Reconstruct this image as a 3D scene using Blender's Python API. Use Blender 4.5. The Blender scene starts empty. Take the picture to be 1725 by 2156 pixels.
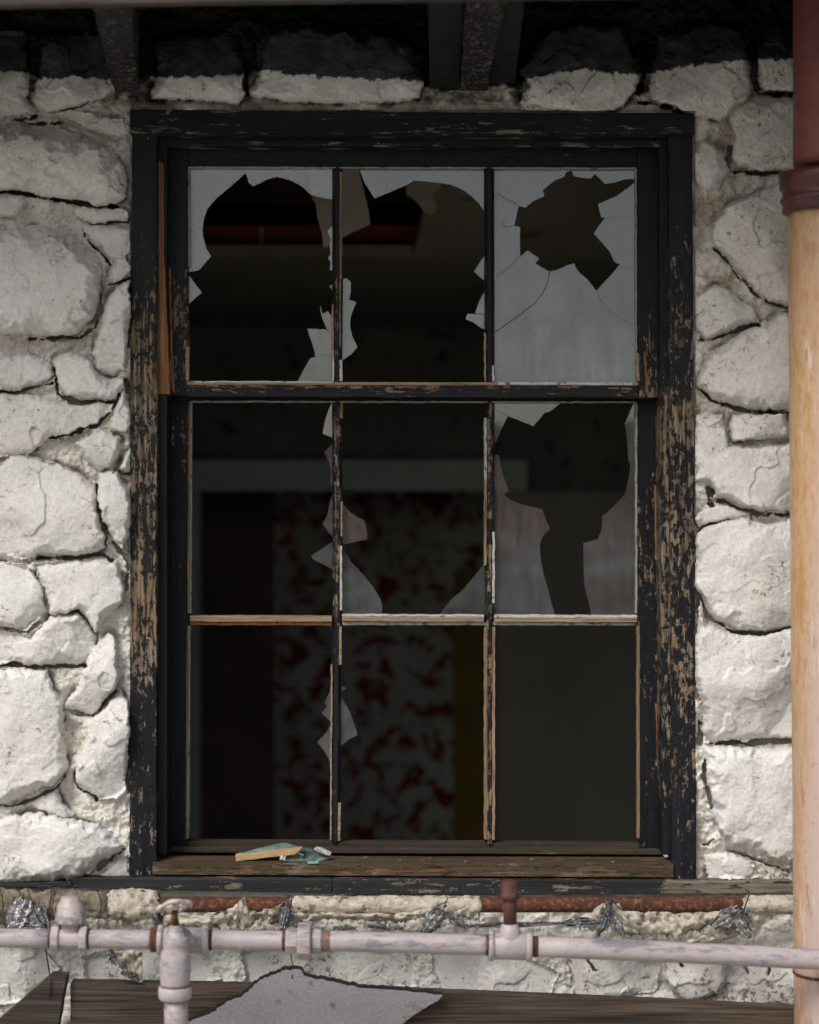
import bpy, math, random
import numpy as np
from mathutils import Vector, Matrix
from mathutils.geometry import tessellate_polygon
random.seed(7)
C = bpy.context.scene.collection
SC = bpy.context.scene
CZ = 1.55          # camera height above the ground
CD = 4.0           # camera distance from the wall plane (y = 0)

# ------------------------------------------------------------------ camera, sky, sun, exposure
cam = bpy.data.cameras.new('camera'); co = bpy.data.objects.new('camera', cam); C.objects.link(co)
co.location = (0, -CD, CZ); co.rotation_euler = (math.radians(90), 0, 0)
cam.sensor_fit = 'VERTICAL'; cam.sensor_height = 36; cam.sensor_width = 28.8
cam.lens = 36 * CD / 2.156
cam.clip_start = 0.05; cam.clip_end = 600
cam.dof.use_dof = True; cam.dof.focus_distance = CD; cam.dof.aperture_fstop = 1.5
SC.camera = co
w = bpy.data.worlds.new('World'); SC.world = w; w.use_nodes = True
wt = w.node_tree; wt.nodes.clear()
sky = wt.nodes.new('ShaderNodeTexSky'); sky.sky_type = 'NISHITA'; sky.sun_disc = False
sky.sun_elevation = math.radians(46); sky.sun_rotation = math.radians(216)
sky.air_density = 1.0; sky.dust_density = 4.0; sky.ozone_density = 1.0
hs = wt.nodes.new('ShaderNodeHueSaturation'); hs.inputs['Saturation'].default_value = 0.62
bg = wt.nodes.new('ShaderNodeBackground'); bg.inputs['Strength'].default_value = 0.086
wo = wt.nodes.new('ShaderNodeOutputWorld')
wt.links.new(sky.outputs[0], hs.inputs['Color']); wt.links.new(hs.outputs[0], bg.inputs[0]); wt.links.new(bg.outputs[0], wo.inputs[0])
sl = bpy.data.lights.new('sun', 'SUN'); sl.energy = 1.5; sl.angle = math.radians(24); sl.color = (1, 0.985, 0.96)
so = bpy.data.objects.new('sun', sl); C.objects.link(so)
el, az = math.radians(46), math.radians(216)
sd = Vector((math.sin(az) * math.cos(el), math.cos(az) * math.cos(el), math.sin(el)))
so.rotation_euler = (-sd).to_track_quat('-Z', 'Y').to_euler(); so.location = (0, -6, 8)
SC.view_settings.view_transform = 'Standard'; SC.view_settings.look = 'None'
SC.view_settings.exposure = 0.68; SC.view_settings.gamma = 1.0
SC.cycles.use_denoising = True
SC.cycles.max_bounces = 7; SC.cycles.diffuse_bounces = 4; SC.cycles.transparent_max_bounces = 16
SC.cycles.sample_clamp_indirect = 4.0

# ------------------------------------------------------------------ helpers
def Wp(X, Y, d):
    """photo position (X, Y in mm on the wall plane, origin top left) at depth d metres -> world point"""
    s = (CD + d) / CD
    return ((X - 862.5) / 1000 * s, d, CZ + (1078 - Y) / 1000 * s)

def h2(ix, iy, seed):
    n = (ix.astype(np.int64) * 374761393 + iy.astype(np.int64) * 668265263 + seed * 1442695041) & 0x7fffffff
    n = ((n ^ (n >> 13)) * 1274126177) & 0x7fffffff
    n = ((n ^ (n >> 16)) * 60493) & 0x7fffffff
    return ((n ^ (n >> 11)) & 0xffff) / 65535.0

def vn(x, y, seed=0):
    ix, iy = np.floor(x), np.floor(y); fx, fy = x - ix, y - iy
    fx = fx * fx * fx * (fx * (fx * 6 - 15) + 10); fy = fy * fy * fy * (fy * (fy * 6 - 15) + 10)
    a, b, c, d = h2(ix, iy, seed), h2(ix + 1, iy, seed), h2(ix, iy + 1, seed), h2(ix + 1, iy + 1, seed)
    return (a * (1 - fx) + b * fx) * (1 - fy) + (c * (1 - fx) + d * fx) * fy

def fbm(x, y, scale, octv=4, seed=0, gain=0.5):
    """value noise about 0, +-0.5; scale = feature size"""
    t = 0; a = 1; n = 0; f = 1 / scale
    for k in range(octv):
        ang = 0.6 * k; xr = x * math.cos(ang) - y * math.sin(ang); yr = x * math.sin(ang) + y * math.cos(ang)
        t = t + a * (vn(xr * f + 17.3 * k, yr * f - 9.1 * k, seed + k) - 0.5); n += a; a *= gain; f *= 2.03
    return t / n * 1.35

def n1(x, y=0.0, scale=10.0, seed=0, octv=3):
    return float(fbm(np.array([float(x)]), np.array([float(y)]), scale, octv, seed)[0])

def wloc(o):
    v = Vector((0, 0, 0))
    while o is not None: v += o.location; o = o.parent
    return v

def tag(o, label=None, cat=None, group=None, kind=None):
    if label: o['label'] = label
    if cat: o['category'] = cat
    if group: o['group'] = group
    if kind: o['kind'] = kind
    return o

def empty(name, loc, label, cat, group=None):
    o = bpy.data.objects.new(name, None); C.objects.link(o); o.location = loc
    o.empty_display_size = 0.1
    return tag(o, label, cat, group)

def link_mesh(name, verts, faces, mats, parent=None, attrs=None, smooth=False, matidx=None, loc=None):
    me = bpy.data.meshes.new(name)
    o = bpy.data.objects.new(name, me); C.objects.link(o)
    if parent is not None: o.parent = parent
    base = wloc(parent) if parent is not None else Vector(loc or (0, 0, 0))
    if parent is None: o.location = base
    V = np.asarray(verts, dtype=np.float64) - np.array(base)
    if isinstance(faces, np.ndarray):
        nf = len(faces)
        me.vertices.add(len(V)); me.vertices.foreach_set('co', V.astype(np.float32).ravel())
        me.loops.add(nf * 4); me.loops.foreach_set('vertex_index', faces.astype(np.int32).ravel())
        me.polygons.add(nf); me.polygons.foreach_set('loop_start', np.arange(0, nf * 4, 4, dtype=np.int32))
        me.polygons.foreach_set('loop_total', np.full(nf, 4, dtype=np.int32))
        me.update(calc_edges=True)
    else:
        me.from_pydata([tuple(v) for v in V], [], faces)
    for m in (mats if isinstance(mats, (list, tuple)) else [mats]): me.materials.append(m)
    if matidx is not None: me.polygons.foreach_set('material_index', np.array(matidx, dtype=np.int32))
    if attrs:
        for k, a in attrs.items():
            at = me.attributes.new(k, 'FLOAT', 'POINT'); at.data.foreach_set('value', np.asarray(a, dtype=np.float32))
    me.polygons.foreach_set('use_smooth', np.full(len(me.polygons), bool(smooth)))
    me.update()
    return o

class MB:
    """collects shapes into one mesh; everything in world space"""
    def __init__(s): s.v = []; s.f = []; s.mi = []; s.w = []
    def add(s, vs, fs, mi=0, wear=None):
        b = len(s.v); s.v += [tuple(v) for v in vs]
        s.w += list(wear) if wear is not None else [0.0] * len(vs)
        s.f += [tuple(b + i for i in f) for f in fs]; s.mi += [mi] * len(fs)
    def quad_board(s, q, d0, d1, step=12, wear=0.0, jit=0.6, mi=0, seed=0, d0b=None):
        """board whose front face is the photo quad q = TL,TR,BR,BL at depth d0, going back to d1.
        d0b: depth of the bottom edge of the front face"""
        (ax, ay), (bx, by), (cx, cy), (dx, dy) = q
        wdt = max(abs(bx - ax), abs(cx - dx)); hgt = max(abs(dy - ay), abs(cy - by))
        nx = max(2, int(wdt / step) + 1); nz = max(2, int(hgt / step) + 1)
        if d0b is None: d0b = d0
        vf = []; wr = []
        for j in range(nz):
            t = j / (nz - 1)
            for i in range(nx):
                u = i / (nx - 1)
                X = (ax * (1 - u) + bx * u) * (1 - t) + (dx * (1 - u) + cx * u) * t
                Y = (ay * (1 - u) + by * u) * (1 - t) + (dy * (1 - u) + cy * u) * t
                jx = n1(Y, X * .3, 14, seed + 3) * jit * 2; jy = n1(X, Y * .3, 14, seed + 5) * jit * 2
                if 0 < i < nx - 1: jx = 0
                if 0 < j < nz - 1: jy = 0
                d = d0 + (d0b - d0) * t
                p = Wp(X + jx, Y + jy, d)
                vf.append((p[0], p[1] + n1(X, Y, 22, seed + 9) * 0.0012, p[2]))
                wr.append(wear(X, Y) if callable(wear) else wear)
        vb = [(p[0], d1, p[2]) for p in vf]
        n = nx * nz; F = []
        for j in range(nz - 1):
            for i in range(nx - 1):
                a = j * nx + i
                F.append((a, a + nx, a + nx + 1, a + 1)); F.append((n + a, n + a + 1, n + a + nx + 1, n + a + nx))
        for i in range(nx - 1):
            F.append((i, i + 1, n + i + 1, n + i)); a = (nz - 1) * nx + i; F.append((a, n + a, n + a + 1, a + 1))
        for j in range(nz - 1):
            a = j * nx; F.append((a, n + a, n + a + nx, a + nx)); a = j * nx + nx - 1; F.append((a, a + nx, n + a + nx, n + a))
        s.add(vf + vb, F, mi, wr + wr)
    def prism(s, sec, p0, p1, axis, step=12, wear=0.0, mi=0, jit=0.4, seed=0):
        """sec: list of (across mm, depth m); runs from p0 to p1 in photo mm along 'V' or 'H'"""
        L = math.hypot(p1[0] - p0[0], p1[1] - p0[1]); n = max(2, int(L / step) + 1); k = len(sec); V = []; wr = []
        for i in range(n):
            t = i / (n - 1); X0 = p0[0] + (p1[0] - p0[0]) * t; Y0 = p0[1] + (p1[1] - p0[1]) * t
            for q, (a, d) in enumerate(sec):
                a2 = a + n1(X0 + Y0, q * 40, 16, seed) * jit * 2
                X, Y = (X0 + a2, Y0) if axis == 'V' else (X0, Y0 + a2)
                V.append(Wp(X, Y, d)); wr.append(wear(X, Y, q) if callable(wear) else wear)
        F = []
        for i in range(n - 1):
            for q in range(k):
                r = (q + 1) % k
                f = (i * k + q, i * k + r, (i + 1) * k + r, (i + 1) * k + q)
                F.append(f if axis == 'V' else f[::-1])
        F.append(tuple(range(k))[::-1]); F.append(tuple((n - 1) * k + q for q in range(k)))
        s.add(V, F, mi, wr)
    def build(s, name, mats, parent=None, smooth=False, bevel=0.0, loc=None, fix=True):
        o = link_mesh(name, s.v, s.f, mats, parent, {'wear': s.w}, smooth, s.mi, loc)
        if fix:
            import bmesh
            bm = bmesh.new(); bm.from_mesh(o.data); bmesh.ops.recalc_face_normals(bm, faces=bm.faces); bm.to_mesh(o.data); bm.free()
        if bevel:
            b = o.modifiers.new('bevel', 'BEVEL'); b.width = bevel; b.segments = 2; b.limit_method = 'ANGLE'; b.angle_limit = math.radians(40)
        return o

def frame_of(t):
    t = t.normalized(); up = Vector((0, 0, 1)) if abs(t.z) < 0.9 else Vector((0, 1, 0))
    a = t.cross(up).normalized(); b = t.cross(a).normalized(); return a, b

def tube(mb, pts, rad, n=20, mi=0, caps=True, rough=0.0, seed=0, phase=0.0, wear=0.0):
    """pts: world points; rad: one radius or one per point"""
    P = [Vector(p) for p in pts]; m = len(P); V = []; F = []
    R = rad if isinstance(rad, (list, tuple)) else [rad] * m
    a = b = None
    for i in range(m):
        t = (P[min(i + 1, m - 1)] - P[max(i - 1, 0)])
        if t.length < 1e-9: t = Vector((1, 0, 0))
        t.normalize()
        if a is None: a, b = frame_of(t)
        else:
            a = (a - t * a.dot(t)).normalized(); b = t.cross(a).normalized()
        for k in range(n):
            th = 2 * math.pi * k / n + phase
            r = R[i] * (1 + (rough * 2 * n1(P[i].x * 1000 + P[i].z * 700, k * 400 / n * R[i] * 6, 14, seed) if rough else 0))
            V.append(P[i] + (a * math.cos(th) + b * math.sin(th)) * r)
    for i in range(m - 1):
        for k in range(n):
            q = (k + 1) % n; F.append((i * n + k, i * n + q, (i + 1) * n + q, (i + 1) * n + k))
    if caps: F.append(tuple(range(n))[::-1]); F.append(tuple((m - 1) * n + k for k in range(n)))
    mb.add(V, F, mi, [wear] * len(V))

def lathe(mb, p0, p1, prof, n=28, mi=0, phase=0.0):
    """prof: (t in 0..1 from p0 to p1, radius)"""
    p0, p1 = Vector(p0), Vector(p1)
    tube(mb, [p0 + (p1 - p0) * t + (p1 - p0).normalized() * (1e-5 * i) for i, (t, r) in enumerate(prof)], [r for t, r in prof], n, mi, True, phase=phase)

# ------------------------------------------------------------------ materials
def nd(nt, typ, ins=None, **props):
    n = nt.nodes.new(typ)
    for k, v in props.items(): setattr(n, k, v)
    for k, v in (ins or {}).items():
        if isinstance(v, bpy.types.NodeSocket): nt.links.new(v, n.inputs[k])
        elif isinstance(v, bpy.types.Node): nt.links.new(v.outputs[0], n.inputs[k])
        else: n.inputs[k].default_value = v
    return n
def col(c): return (c[0], c[1], c[2], 1.0)
def mth(nt, op, a, b=0.0, clamp=False):
    return nd(nt, 'ShaderNodeMath', {0: a, 1: b}, operation=op, use_clamp=clamp).outputs[0]
def mix(nt, f, a, b, blend='MIX'):
    a = col(a) if isinstance(a, (tuple, list)) else a; b = col(b) if isinstance(b, (tuple, list)) else b
    return nd(nt, 'ShaderNodeMix', {0: f, 6: a, 7: b}, data_type='RGBA', blend_type=blend).outputs[2]
def pos(nt): return nd(nt, 'ShaderNodeNewGeometry').outputs['Position']
def scl(nt, v, s): return nd(nt, 'ShaderNodeVectorMath', {0: v, 1: s}, operation='MULTIPLY').outputs[0]
def noise(nt, v, scale, detail=3, rough=0.55, dist=0.0):
    return nd(nt, 'ShaderNodeTexNoise', {'Vector': v, 'Scale': scale, 'Detail': detail, 'Roughness': rough, 'Distortion': dist}).outputs[0]
def rng(nt, v, a, b, c=0.0, d=1.0):
    return nd(nt, 'ShaderNodeMapRange', {0: v, 1: a, 2: b, 3: c, 4: d}, clamp=True).outputs[0]
def attr(nt, name): return nd(nt, 'ShaderNodeAttribute', attribute_name=name).outputs['Fac']
def newmat(name):
    m = bpy.data.materials.new(name); m.use_nodes = True; nt = m.node_tree; nt.nodes.clear()
    out = nt.nodes.new('ShaderNodeOutputMaterial'); return m, nt, out
def finish(nt, out, color, rough=0.6, bump=None, bstr=0.5, bdist=0.002, metal=0.0, spec=0.5, **extra):
    ins = {'Base Color': col(color) if isinstance(color, (tuple, list)) else color, 'Roughness': rough, 'Metallic': metal, 'Specular IOR Level': spec}
    ins.update(extra)
    p = nd(nt, 'ShaderNodeBsdfPrincipled', ins)
    if bump is not None:
        b = nd(nt, 'ShaderNodeBump', {'Height': bump, 'Strength': bstr, 'Distance': bdist}); nt.links.new(b.outputs[0], p.inputs['Normal'])
    nt.links.new(p.outputs[0], out.inputs[0]); return p

def mat_stone():
    m, nt, out = newmat('painted_stone'); P = pos(nt)
    mo, bk = attr(nt, 'mort'), attr(nt, 'blk')
    big = noise(nt, P, 7, 3); mid = noise(nt, P, 28, 4, .6); fine = noise(nt, P, 150, 5, .7)
    c = mix(nt, rng(nt, big, .35, .68), (.70, .69, .665), (.655, .63, .59))
    c = mix(nt, rng(nt, mid, .54, .76, 0, .38), c, (.55, .505, .43))
    c = mix(nt, rng(nt, fine, .36, .56, .38, 0), c, (.42, .385, .335))
    st = noise(nt, scl(nt, P, (1, 1, .1)), 46, 3); c = mix(nt, rng(nt, st, .55, .72, 0, .14), c, (.44, .41, .37))
    mc = mix(nt, rng(nt, mid, .36, .58), (.56, .525, .455), (.67, .65, .60)); mc = mix(nt, rng(nt, fine, .48, .62, 0, .35), mc, (.42, .375, .305))
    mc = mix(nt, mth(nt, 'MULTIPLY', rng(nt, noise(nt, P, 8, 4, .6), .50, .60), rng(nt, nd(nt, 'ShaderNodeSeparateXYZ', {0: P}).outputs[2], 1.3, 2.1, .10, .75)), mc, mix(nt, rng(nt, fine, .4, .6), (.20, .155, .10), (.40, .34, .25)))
    c = mix(nt, mo, c, mc)
    # chips where the whitewash has come off, in loose clusters
    ch = noise(nt, P, 74, 6, .78); gate = rng(nt, noise(nt, P, 7, 2), .50, .62, 0, .085)
    chip = rng(nt, mth(nt, 'ADD', mth(nt, 'ADD', ch, gate), mth(nt, 'MULTIPLY', attr(nt, 'low'), .055)), .676, .688)
    c = mix(nt, mth(nt, 'MULTIPLY', chip, .85), c, (.17, .145, .12))
    # a few hairline cracks in the paint film
    rid = mth(nt, 'ABSOLUTE', mth(nt, 'SUBTRACT', noise(nt, P, 17, 6, .62, .5), .5))
    crk = mth(nt, 'MULTIPLY', rng(nt, rid, .0016, .0050, 1, 0), rng(nt, noise(nt, P, 13, 3, .6), .57, .62))
    c = mix(nt, mth(nt, 'MULTIPLY', crk, .8), c, (.16, .13, .10))
    bc = mix(nt, attr(nt, 'stn'), (.010, .009, .008), mix(nt, rng(nt, mid, .4, .68), (.024, .026, .030), (.056, .060, .067))); bc = mix(nt, rng(nt, ch, .70, .73, 0, .8), bc, (.14, .12, .09))
    c = mix(nt, bk, c, bc)
    h = mth(nt, 'ADD', mth(nt, 'MULTIPLY', fine, .9), mth(nt, 'MULTIPLY', noise(nt, P, 420, 3, .6), .25))
    h = mth(nt, 'ADD', h, mth(nt, 'MULTIPLY', mid, .35)); h = mth(nt, 'SUBTRACT', h, mth(nt, 'MULTIPLY', mth(nt, 'ADD', chip, crk), .5))
    finish(nt, out, c, mth(nt, 'SUBTRACT', .88, mth(nt, 'MULTIPLY', bk, .25)), h, .62, .004, spec=.2); return m

def mat_wood(name, axis, black=(.0046, .0052, .0068), bareA=(.085, .058, .036), bareB=(.25, .175, .108), fleck=.4, rough=.55, scale=1.0):
    """black paint peeling from bare softwood; the share of bare wood is the mesh attribute wear (0..1)"""
    m, nt, out = newmat(name); P = pos(nt); W = attr(nt, 'wear')
    s = {'V': (1, .6, .05), 'H': (.05, .6, 1)}[axis]; s2 = {'V': (1, .6, .46), 'H': (.22, .6, 1)}[axis]
    g1 = noise(nt, scl(nt, P, s), 150 * scale, 3, .5, .3); g2 = noise(nt, scl(nt, P, s), 430 * scale, 3, .6)
    fl = noise(nt, scl(nt, P, s2), 88 * scale, 6, .72, .25)
    vo = nd(nt, 'ShaderNodeTexVoronoi', {'Vector': scl(nt, P, s2), 'Scale': 105.0 * scale}, distance='CHEBYCHEV', feature='F1').outputs['Color']
    vr = nd(nt, 'ShaderNodeSeparateColor', {0: vo}).outputs[0]
    mm = mth(nt, 'ADD', mth(nt, 'ADD', mth(nt, 'MULTIPLY', rng(nt, fl, .24, .76), .64), mth(nt, 'MULTIPLY', vr, .20)), mth(nt, 'MULTIPLY', rng(nt, g1, .3, .7), .16))
    mask = rng(nt, mth(nt, 'ADD', mm, W), 0.985, 1.015)
    bare = mix(nt, rng(nt, g1, .43, .57), bareA, bareB)
    bare = mix(nt, rng(nt, g2, .46, .62, 0, .7), bare, (bareA[0] * .3, bareA[1] * .3, bareA[2] * .3))
    bare = mix(nt, rng(nt, noise(nt, P, 12, 3), .48, .66, 0, .5), bare, (.20, .185, .15))
    pt = mix(nt, rng(nt, noise(nt, scl(nt, P, s), 60, 4), .35, .7), black, (black[0] * 2.1, black[1] * 2.1, black[2] * 2.2))
    # small chips down to the pale primer along the edges of the flakes
    edge = mth(nt, 'MULTIPLY', rng(nt, mth(nt, 'ADD', mm, W), .93, .985), rng(nt, noise(nt, P, 210, 2), .56, .62))
    pt = mix(nt, mth(nt, 'MULTIPLY', edge, fleck), pt, (.42, .39, .33))
    c = mix(nt, mask, pt, bare)
    h = mth(nt, 'ADD', mth(nt, 'MULTIPLY', mth(nt, 'SUBTRACT', 1.0, mask), .5), mth(nt, 'MULTIPLY', g1, .45))
    h = mth(nt, 'ADD', h, mth(nt, 'MULTIPLY', g2, .12))
    r = mth(nt, 'ADD', mth(nt, 'MULTIPLY', mask, .9 - rough), mth(nt, 'ADD', rough - .08, mth(nt, 'MULTIPLY', fl, .16)))
    finish(nt, out, c, r, h, .9, .0026, spec=.22); return m

def mat_plank(name, a, b, axis='H', sc=1.0, rough=.85):
    m, nt, out = newmat(name); P = pos(nt); s = (.025, .6, 1) if axis == 'H' else (1, .6, .025)
    g = noise(nt, scl(nt, P, s), 95 * sc, 5, .62, .8); g2 = noise(nt, scl(nt, P, s), 330 * sc, 4, .6)
    c = mix(nt, rng(nt, g, .36, .64), a, b); c = mix(nt, rng(nt, g2, .5, .68, 0, .8), c, (a[0] * .25, a[1] * .25, a[2] * .25))
    h = mth(nt, 'ADD', mth(nt, 'MULTIPLY', g, 1.0), mth(nt, 'MULTIPLY', g2, .35))
    finish(nt, out, c, rough, h, .9, .004, spec=.3); return m

def mat_noise(name, a, b, scale=40, rough=.7, metal=0.0, third=None, tscale=20, tr=(.55, .62), bstr=.4, bdist=.002, spec=.4, detail=5):
    m, nt, out = newmat(name); P = pos(nt); n = noise(nt, P, scale, detail, .65)
    c = mix(nt, rng(nt, n, .36, .64), a, b)
    if third: c = mix(nt, rng(nt, noise(nt, P, tscale, 5, .68), tr[0], tr[1]), c, third)
    h = mth(nt, 'ADD', n, mth(nt, 'MULTIPLY', noise(nt, P, scale * 7, 3), .35))
    finish(nt, out, c, rough, h, bstr, bdist, metal, spec); return m

def mat_pipe():
    m, nt, out = newmat('chalky_pipe_paint'); P = pos(nt)
    n = noise(nt, P, 30, 4, .6); c = mix(nt, rng(nt, n, .35, .65), (.41, .345, .33), (.35, .315, .325))
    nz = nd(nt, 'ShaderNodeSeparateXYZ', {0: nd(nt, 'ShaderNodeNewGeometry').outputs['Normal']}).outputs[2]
    sc = mth(nt, 'ADD', noise(nt, scl(nt, P, (.22, 1, 1)), 44, 6, .74), rng(nt, nz, -.2, .9, 0, .06))
    c = mix(nt, rng(nt, sc, .54, .64, 0, .8), c, (.12, .128, .16))
    c = mix(nt, rng(nt, noise(nt, scl(nt, P, (.5, 1, 1)), 30, 6, .74), .60, .68, 0, .7), c, (.27, .15, .10))
    c = mix(nt, rng(nt, noise(nt, P, 40, 5, .7), .67, .69), c, (.50, .48, .48))
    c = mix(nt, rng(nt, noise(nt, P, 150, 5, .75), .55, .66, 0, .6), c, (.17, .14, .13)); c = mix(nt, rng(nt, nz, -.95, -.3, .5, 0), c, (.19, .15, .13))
    c = mix(nt, attr(nt, 'wear'), c, mix(nt, rng(nt, noise(nt, P, 120, 4), .4, .6), (.10, .04, .025), (.24, .12, .07)))
    finish(nt, out, c, .5, mth(nt, 'ADD', n, mth(nt, 'MULTIPLY', noise(nt, P, 260, 3), .3)), .4, .0015); return m

def mat_downpipe():
    m, nt, out = newmat('rusting_cream_pipe'); P = pos(nt)
    n = noise(nt, scl(nt, P, (1, 1, .16)), 16, 4, .6); n2 = noise(nt, scl(nt, P, (1, 1, .3)), 60, 5, .7)
    sep = nd(nt, 'ShaderNodeSeparateXYZ', {0: P})
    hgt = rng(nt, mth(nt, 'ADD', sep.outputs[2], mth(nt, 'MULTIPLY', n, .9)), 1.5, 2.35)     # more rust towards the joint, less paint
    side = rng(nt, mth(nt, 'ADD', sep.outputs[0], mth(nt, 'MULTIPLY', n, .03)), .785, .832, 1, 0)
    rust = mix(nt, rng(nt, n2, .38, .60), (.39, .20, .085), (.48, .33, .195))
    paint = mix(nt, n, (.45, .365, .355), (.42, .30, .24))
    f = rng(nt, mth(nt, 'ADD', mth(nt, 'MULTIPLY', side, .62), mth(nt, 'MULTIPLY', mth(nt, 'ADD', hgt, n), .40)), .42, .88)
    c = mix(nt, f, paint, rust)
    c = mix(nt, rng(nt, n2, .56, .68, 0, .6), c, (.22, .095, .045)); c = mix(nt, rng(nt, noise(nt, P, 46, 6, .75), .64, .68, 0, .8), c, (.15, .07, .045))
    c = mix(nt, rng(nt, noise(nt, scl(nt, P, (1, 1, .12)), 30, 5, .7), .60, .66, 0, .6), c, (.58, .52, .50))
    finish(nt, out, c, .45, n2, .3, .002); return m

def mat_glass(name, veil, veilcol=(.42, .43, .43), ior=1.75):  # diffuse film is dust; on the panes it also paints in reflected brightness
    m, nt, out = newmat(name); P = pos(nt)
    fr = nd(nt, 'ShaderNodeFresnel', {'IOR': ior})
    tr = nd(nt, 'ShaderNodeBsdfTransparent', {0: col((.90, .93, .92))}); gl = nd(nt, 'ShaderNodeBsdfGlossy', {'Color': col((1, 1, 1)), 'Roughness': .04})
    wob = nd(nt, 'ShaderNodeBump', {'Height': noise(nt, P, 5, 2), 'Strength': .25, 'Distance': .004}); nt.links.new(wob.outputs[0], gl.inputs['Normal'])
    a = nd(nt, 'ShaderNodeMixShader', {0: fr.outputs[0], 1: tr.outputs[0], 2: gl.outputs[0]})
    n = noise(nt, P, 14, 5, .65); sp = noise(nt, P, 300, 2); st = noise(nt, scl(nt, P, (1, 1, .08)), 60, 3)
    f = mth(nt, 'MULTIPLY', rng(nt, mth(nt, 'ADD', mth(nt, 'MULTIPLY', n, .6), mth(nt, 'MULTIPLY', st, .4)), .36, .64, .45, 1.6), veil)
    f = mth(nt, 'MULTIPLY', f, rng(nt, noise(nt, P, 4.5, 3, .6), .35, .68, .7, 1.45))
    f = mth(nt, 'ADD', f, rng(nt, sp, .70, .74, 0, .3), True)
    df = nd(nt, 'ShaderNodeBsdfDiffuse', {0: col(veilcol)})
    b = nd(nt, 'ShaderNodeMixShader', {0: f, 1: a.outputs[0], 2: df.outputs[0]})
    nt.links.new(b.outputs[0], out.inputs[0]); return m

def mat_foil():
    m, nt, out = newmat('crumpled_foil'); P = pos(nt)
    vo = nd(nt, 'ShaderNodeTexVoronoi', {'Vector': P, 'Scale': 120.0}, feature='F1').outputs[0]
    finish(nt, out, mix(nt, rng(nt, noise(nt, P, 90, 3), .5, .65), (.50, .50, .51), (.20, .18, .16)), .42, mth(nt, 'ADD', vo, noise(nt, P, 200, 3)), .8, .006, metal=.85); return m

M = {}
M['stone'] = mat_stone()
M['woodV'] = mat_wood('peeling_black_paint_vertical', 'V', scale=1.22)
M['woodH'] = mat_wood('peeling_black_paint_horizontal', 'H')
M['woodHr'] = mat_wood('scratched_rail_paint', 'H', bareA=(.09, .055, .035), bareB=(.26, .17, .105), scale=1.7)
M['woodHead'] = mat_wood('head_paint', 'H', bareA=(.09, .075, .055), bareB=(.20, .175, .13))
M['sillwood'] = mat_wood('grimy_brown_sill_paint', 'H', black=(.044, .031, .017), bareA=(.055, .033, .018), bareB=(.15, .085, .042), fleck=.2, rough=.8)
M['railwood'] = mat_wood('dark_brown_rail_paint', 'H', black=(.026, .020, .013), bareA=(.04, .025, .014), bareB=(.10, .06, .034), fleck=.15, rough=.85)
M['barewood'] = mat_plank('bare_orange_wood', (.17, .065, .024), (.33, .155, .065), 'V', 1.3, .6)
M['rebatewood'] = mat_plank('weathered_rebate_wood', (.15, .095, .055), (.32, .215, .13), 'V', 1.3, .8)
M['barepale'] = mat_plank('bare_pale_wood', (.22, .14, .08), (.38, .275, .175), 'H', 1.4, .7)
M['putty'] = mat_noise('dried_putty', (.36, .35, .33), (.50, .49, .47), 90, .8, third=(.12, .09, .06), tscale=70, tr=(.58, .62))
M['puttyg'] = mat_noise('green_tinted_putty', (.20, .23, .19), (.32, .33, .285), 90, .8, third=(.10, .07, .05), tscale=60, tr=(.55, .62))
M['soffit'] = mat_plank('black_soffit_boards', (.008, .008, .0085), (.014, .0135, .013), 'H')
M['rafter'] = mat_wood('worn_rafter_paint', 'V', black=(.009, .009, .0095), bareA=(.05, .042, .034), bareB=(.115, .10, .085), fleck=.15, rough=.8, scale=1.3)
M['fascia'] = mat_plank('grey_fascia', (.045, .038, .034), (.085, .072, .066), 'H')
M['glass_sky_dust'] = mat_glass('dusty_sky_toned_glass', .26, (.45, .485, .505))  # dust raised and cooled to stand in for a brighter sky reflection
M['glass_sill'] = mat_glass('greenish_loose_glass', .42, (.26, .36, .35))
M['glass'] = mat_glass('dirty_sheen_glass', .060, (.44, .43, .41), 2.1)  # grey dust raised to lift the weak reflection of the building
M['crack'] = mat_noise('crack_dark', (.01, .01, .01), (.02, .02, .02))
M['pipe'] = mat_pipe()
M['down'] = mat_downpipe()
M['oxide'] = mat_noise('red_oxide_paint', (.20, .062, .055), (.26, .085, .075), 22, .5, third=(.15, .06, .06), tscale=34, tr=(.50, .68), bstr=.35)
M['oxided'] = mat_noise('dark_red_collar', (.065, .024, .023), (.115, .036, .030), 30, .4, third=(.05, .03, .033), tscale=24, tr=(.5, .65))
M['rust'] = mat_noise('rusted_iron', (.040, .015, .011), (.080, .027, .016), 55, .85, third=(.20, .075, .028), tscale=90, tr=(.51, .63), bstr=.8, bdist=.003)
M['rustd'] = mat_noise('dark_rusted_iron', (.050, .022, .018), (.095, .036, .026), 60, .7, third=(.17, .06, .035), tscale=70, tr=(.58, .72), bstr=.6)
M['cloth'] = mat_noise('stained_lagging_cloth', (.36, .31, .24), (.55, .505, .425), 60, .95, third=(.10, .065, .04), tscale=34, tr=(.50, .66), bstr=.9, bdist=.006)
M['clothd'] = mat_noise('dirty_lagging', (.10, .078, .052), (.26, .22, .165), 44, .95, third=(.075, .05, .032), tscale=30, tr=(.50, .66), bstr=.9, bdist=.006)
M['foil'] = mat_foil()
M['wire'] = mat_noise('black_wire', (.012, .012, .014), (.03, .03, .033), 80, .5)
M['plank'] = mat_plank('weathered_brown_plank', (.028, .020, .014), (.105, .078, .058), 'H', .8)
M['plankd'] = mat_plank('dark_stained_board', (.03, .022, .019), (.085, .066, .056), 'H', .9)
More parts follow.
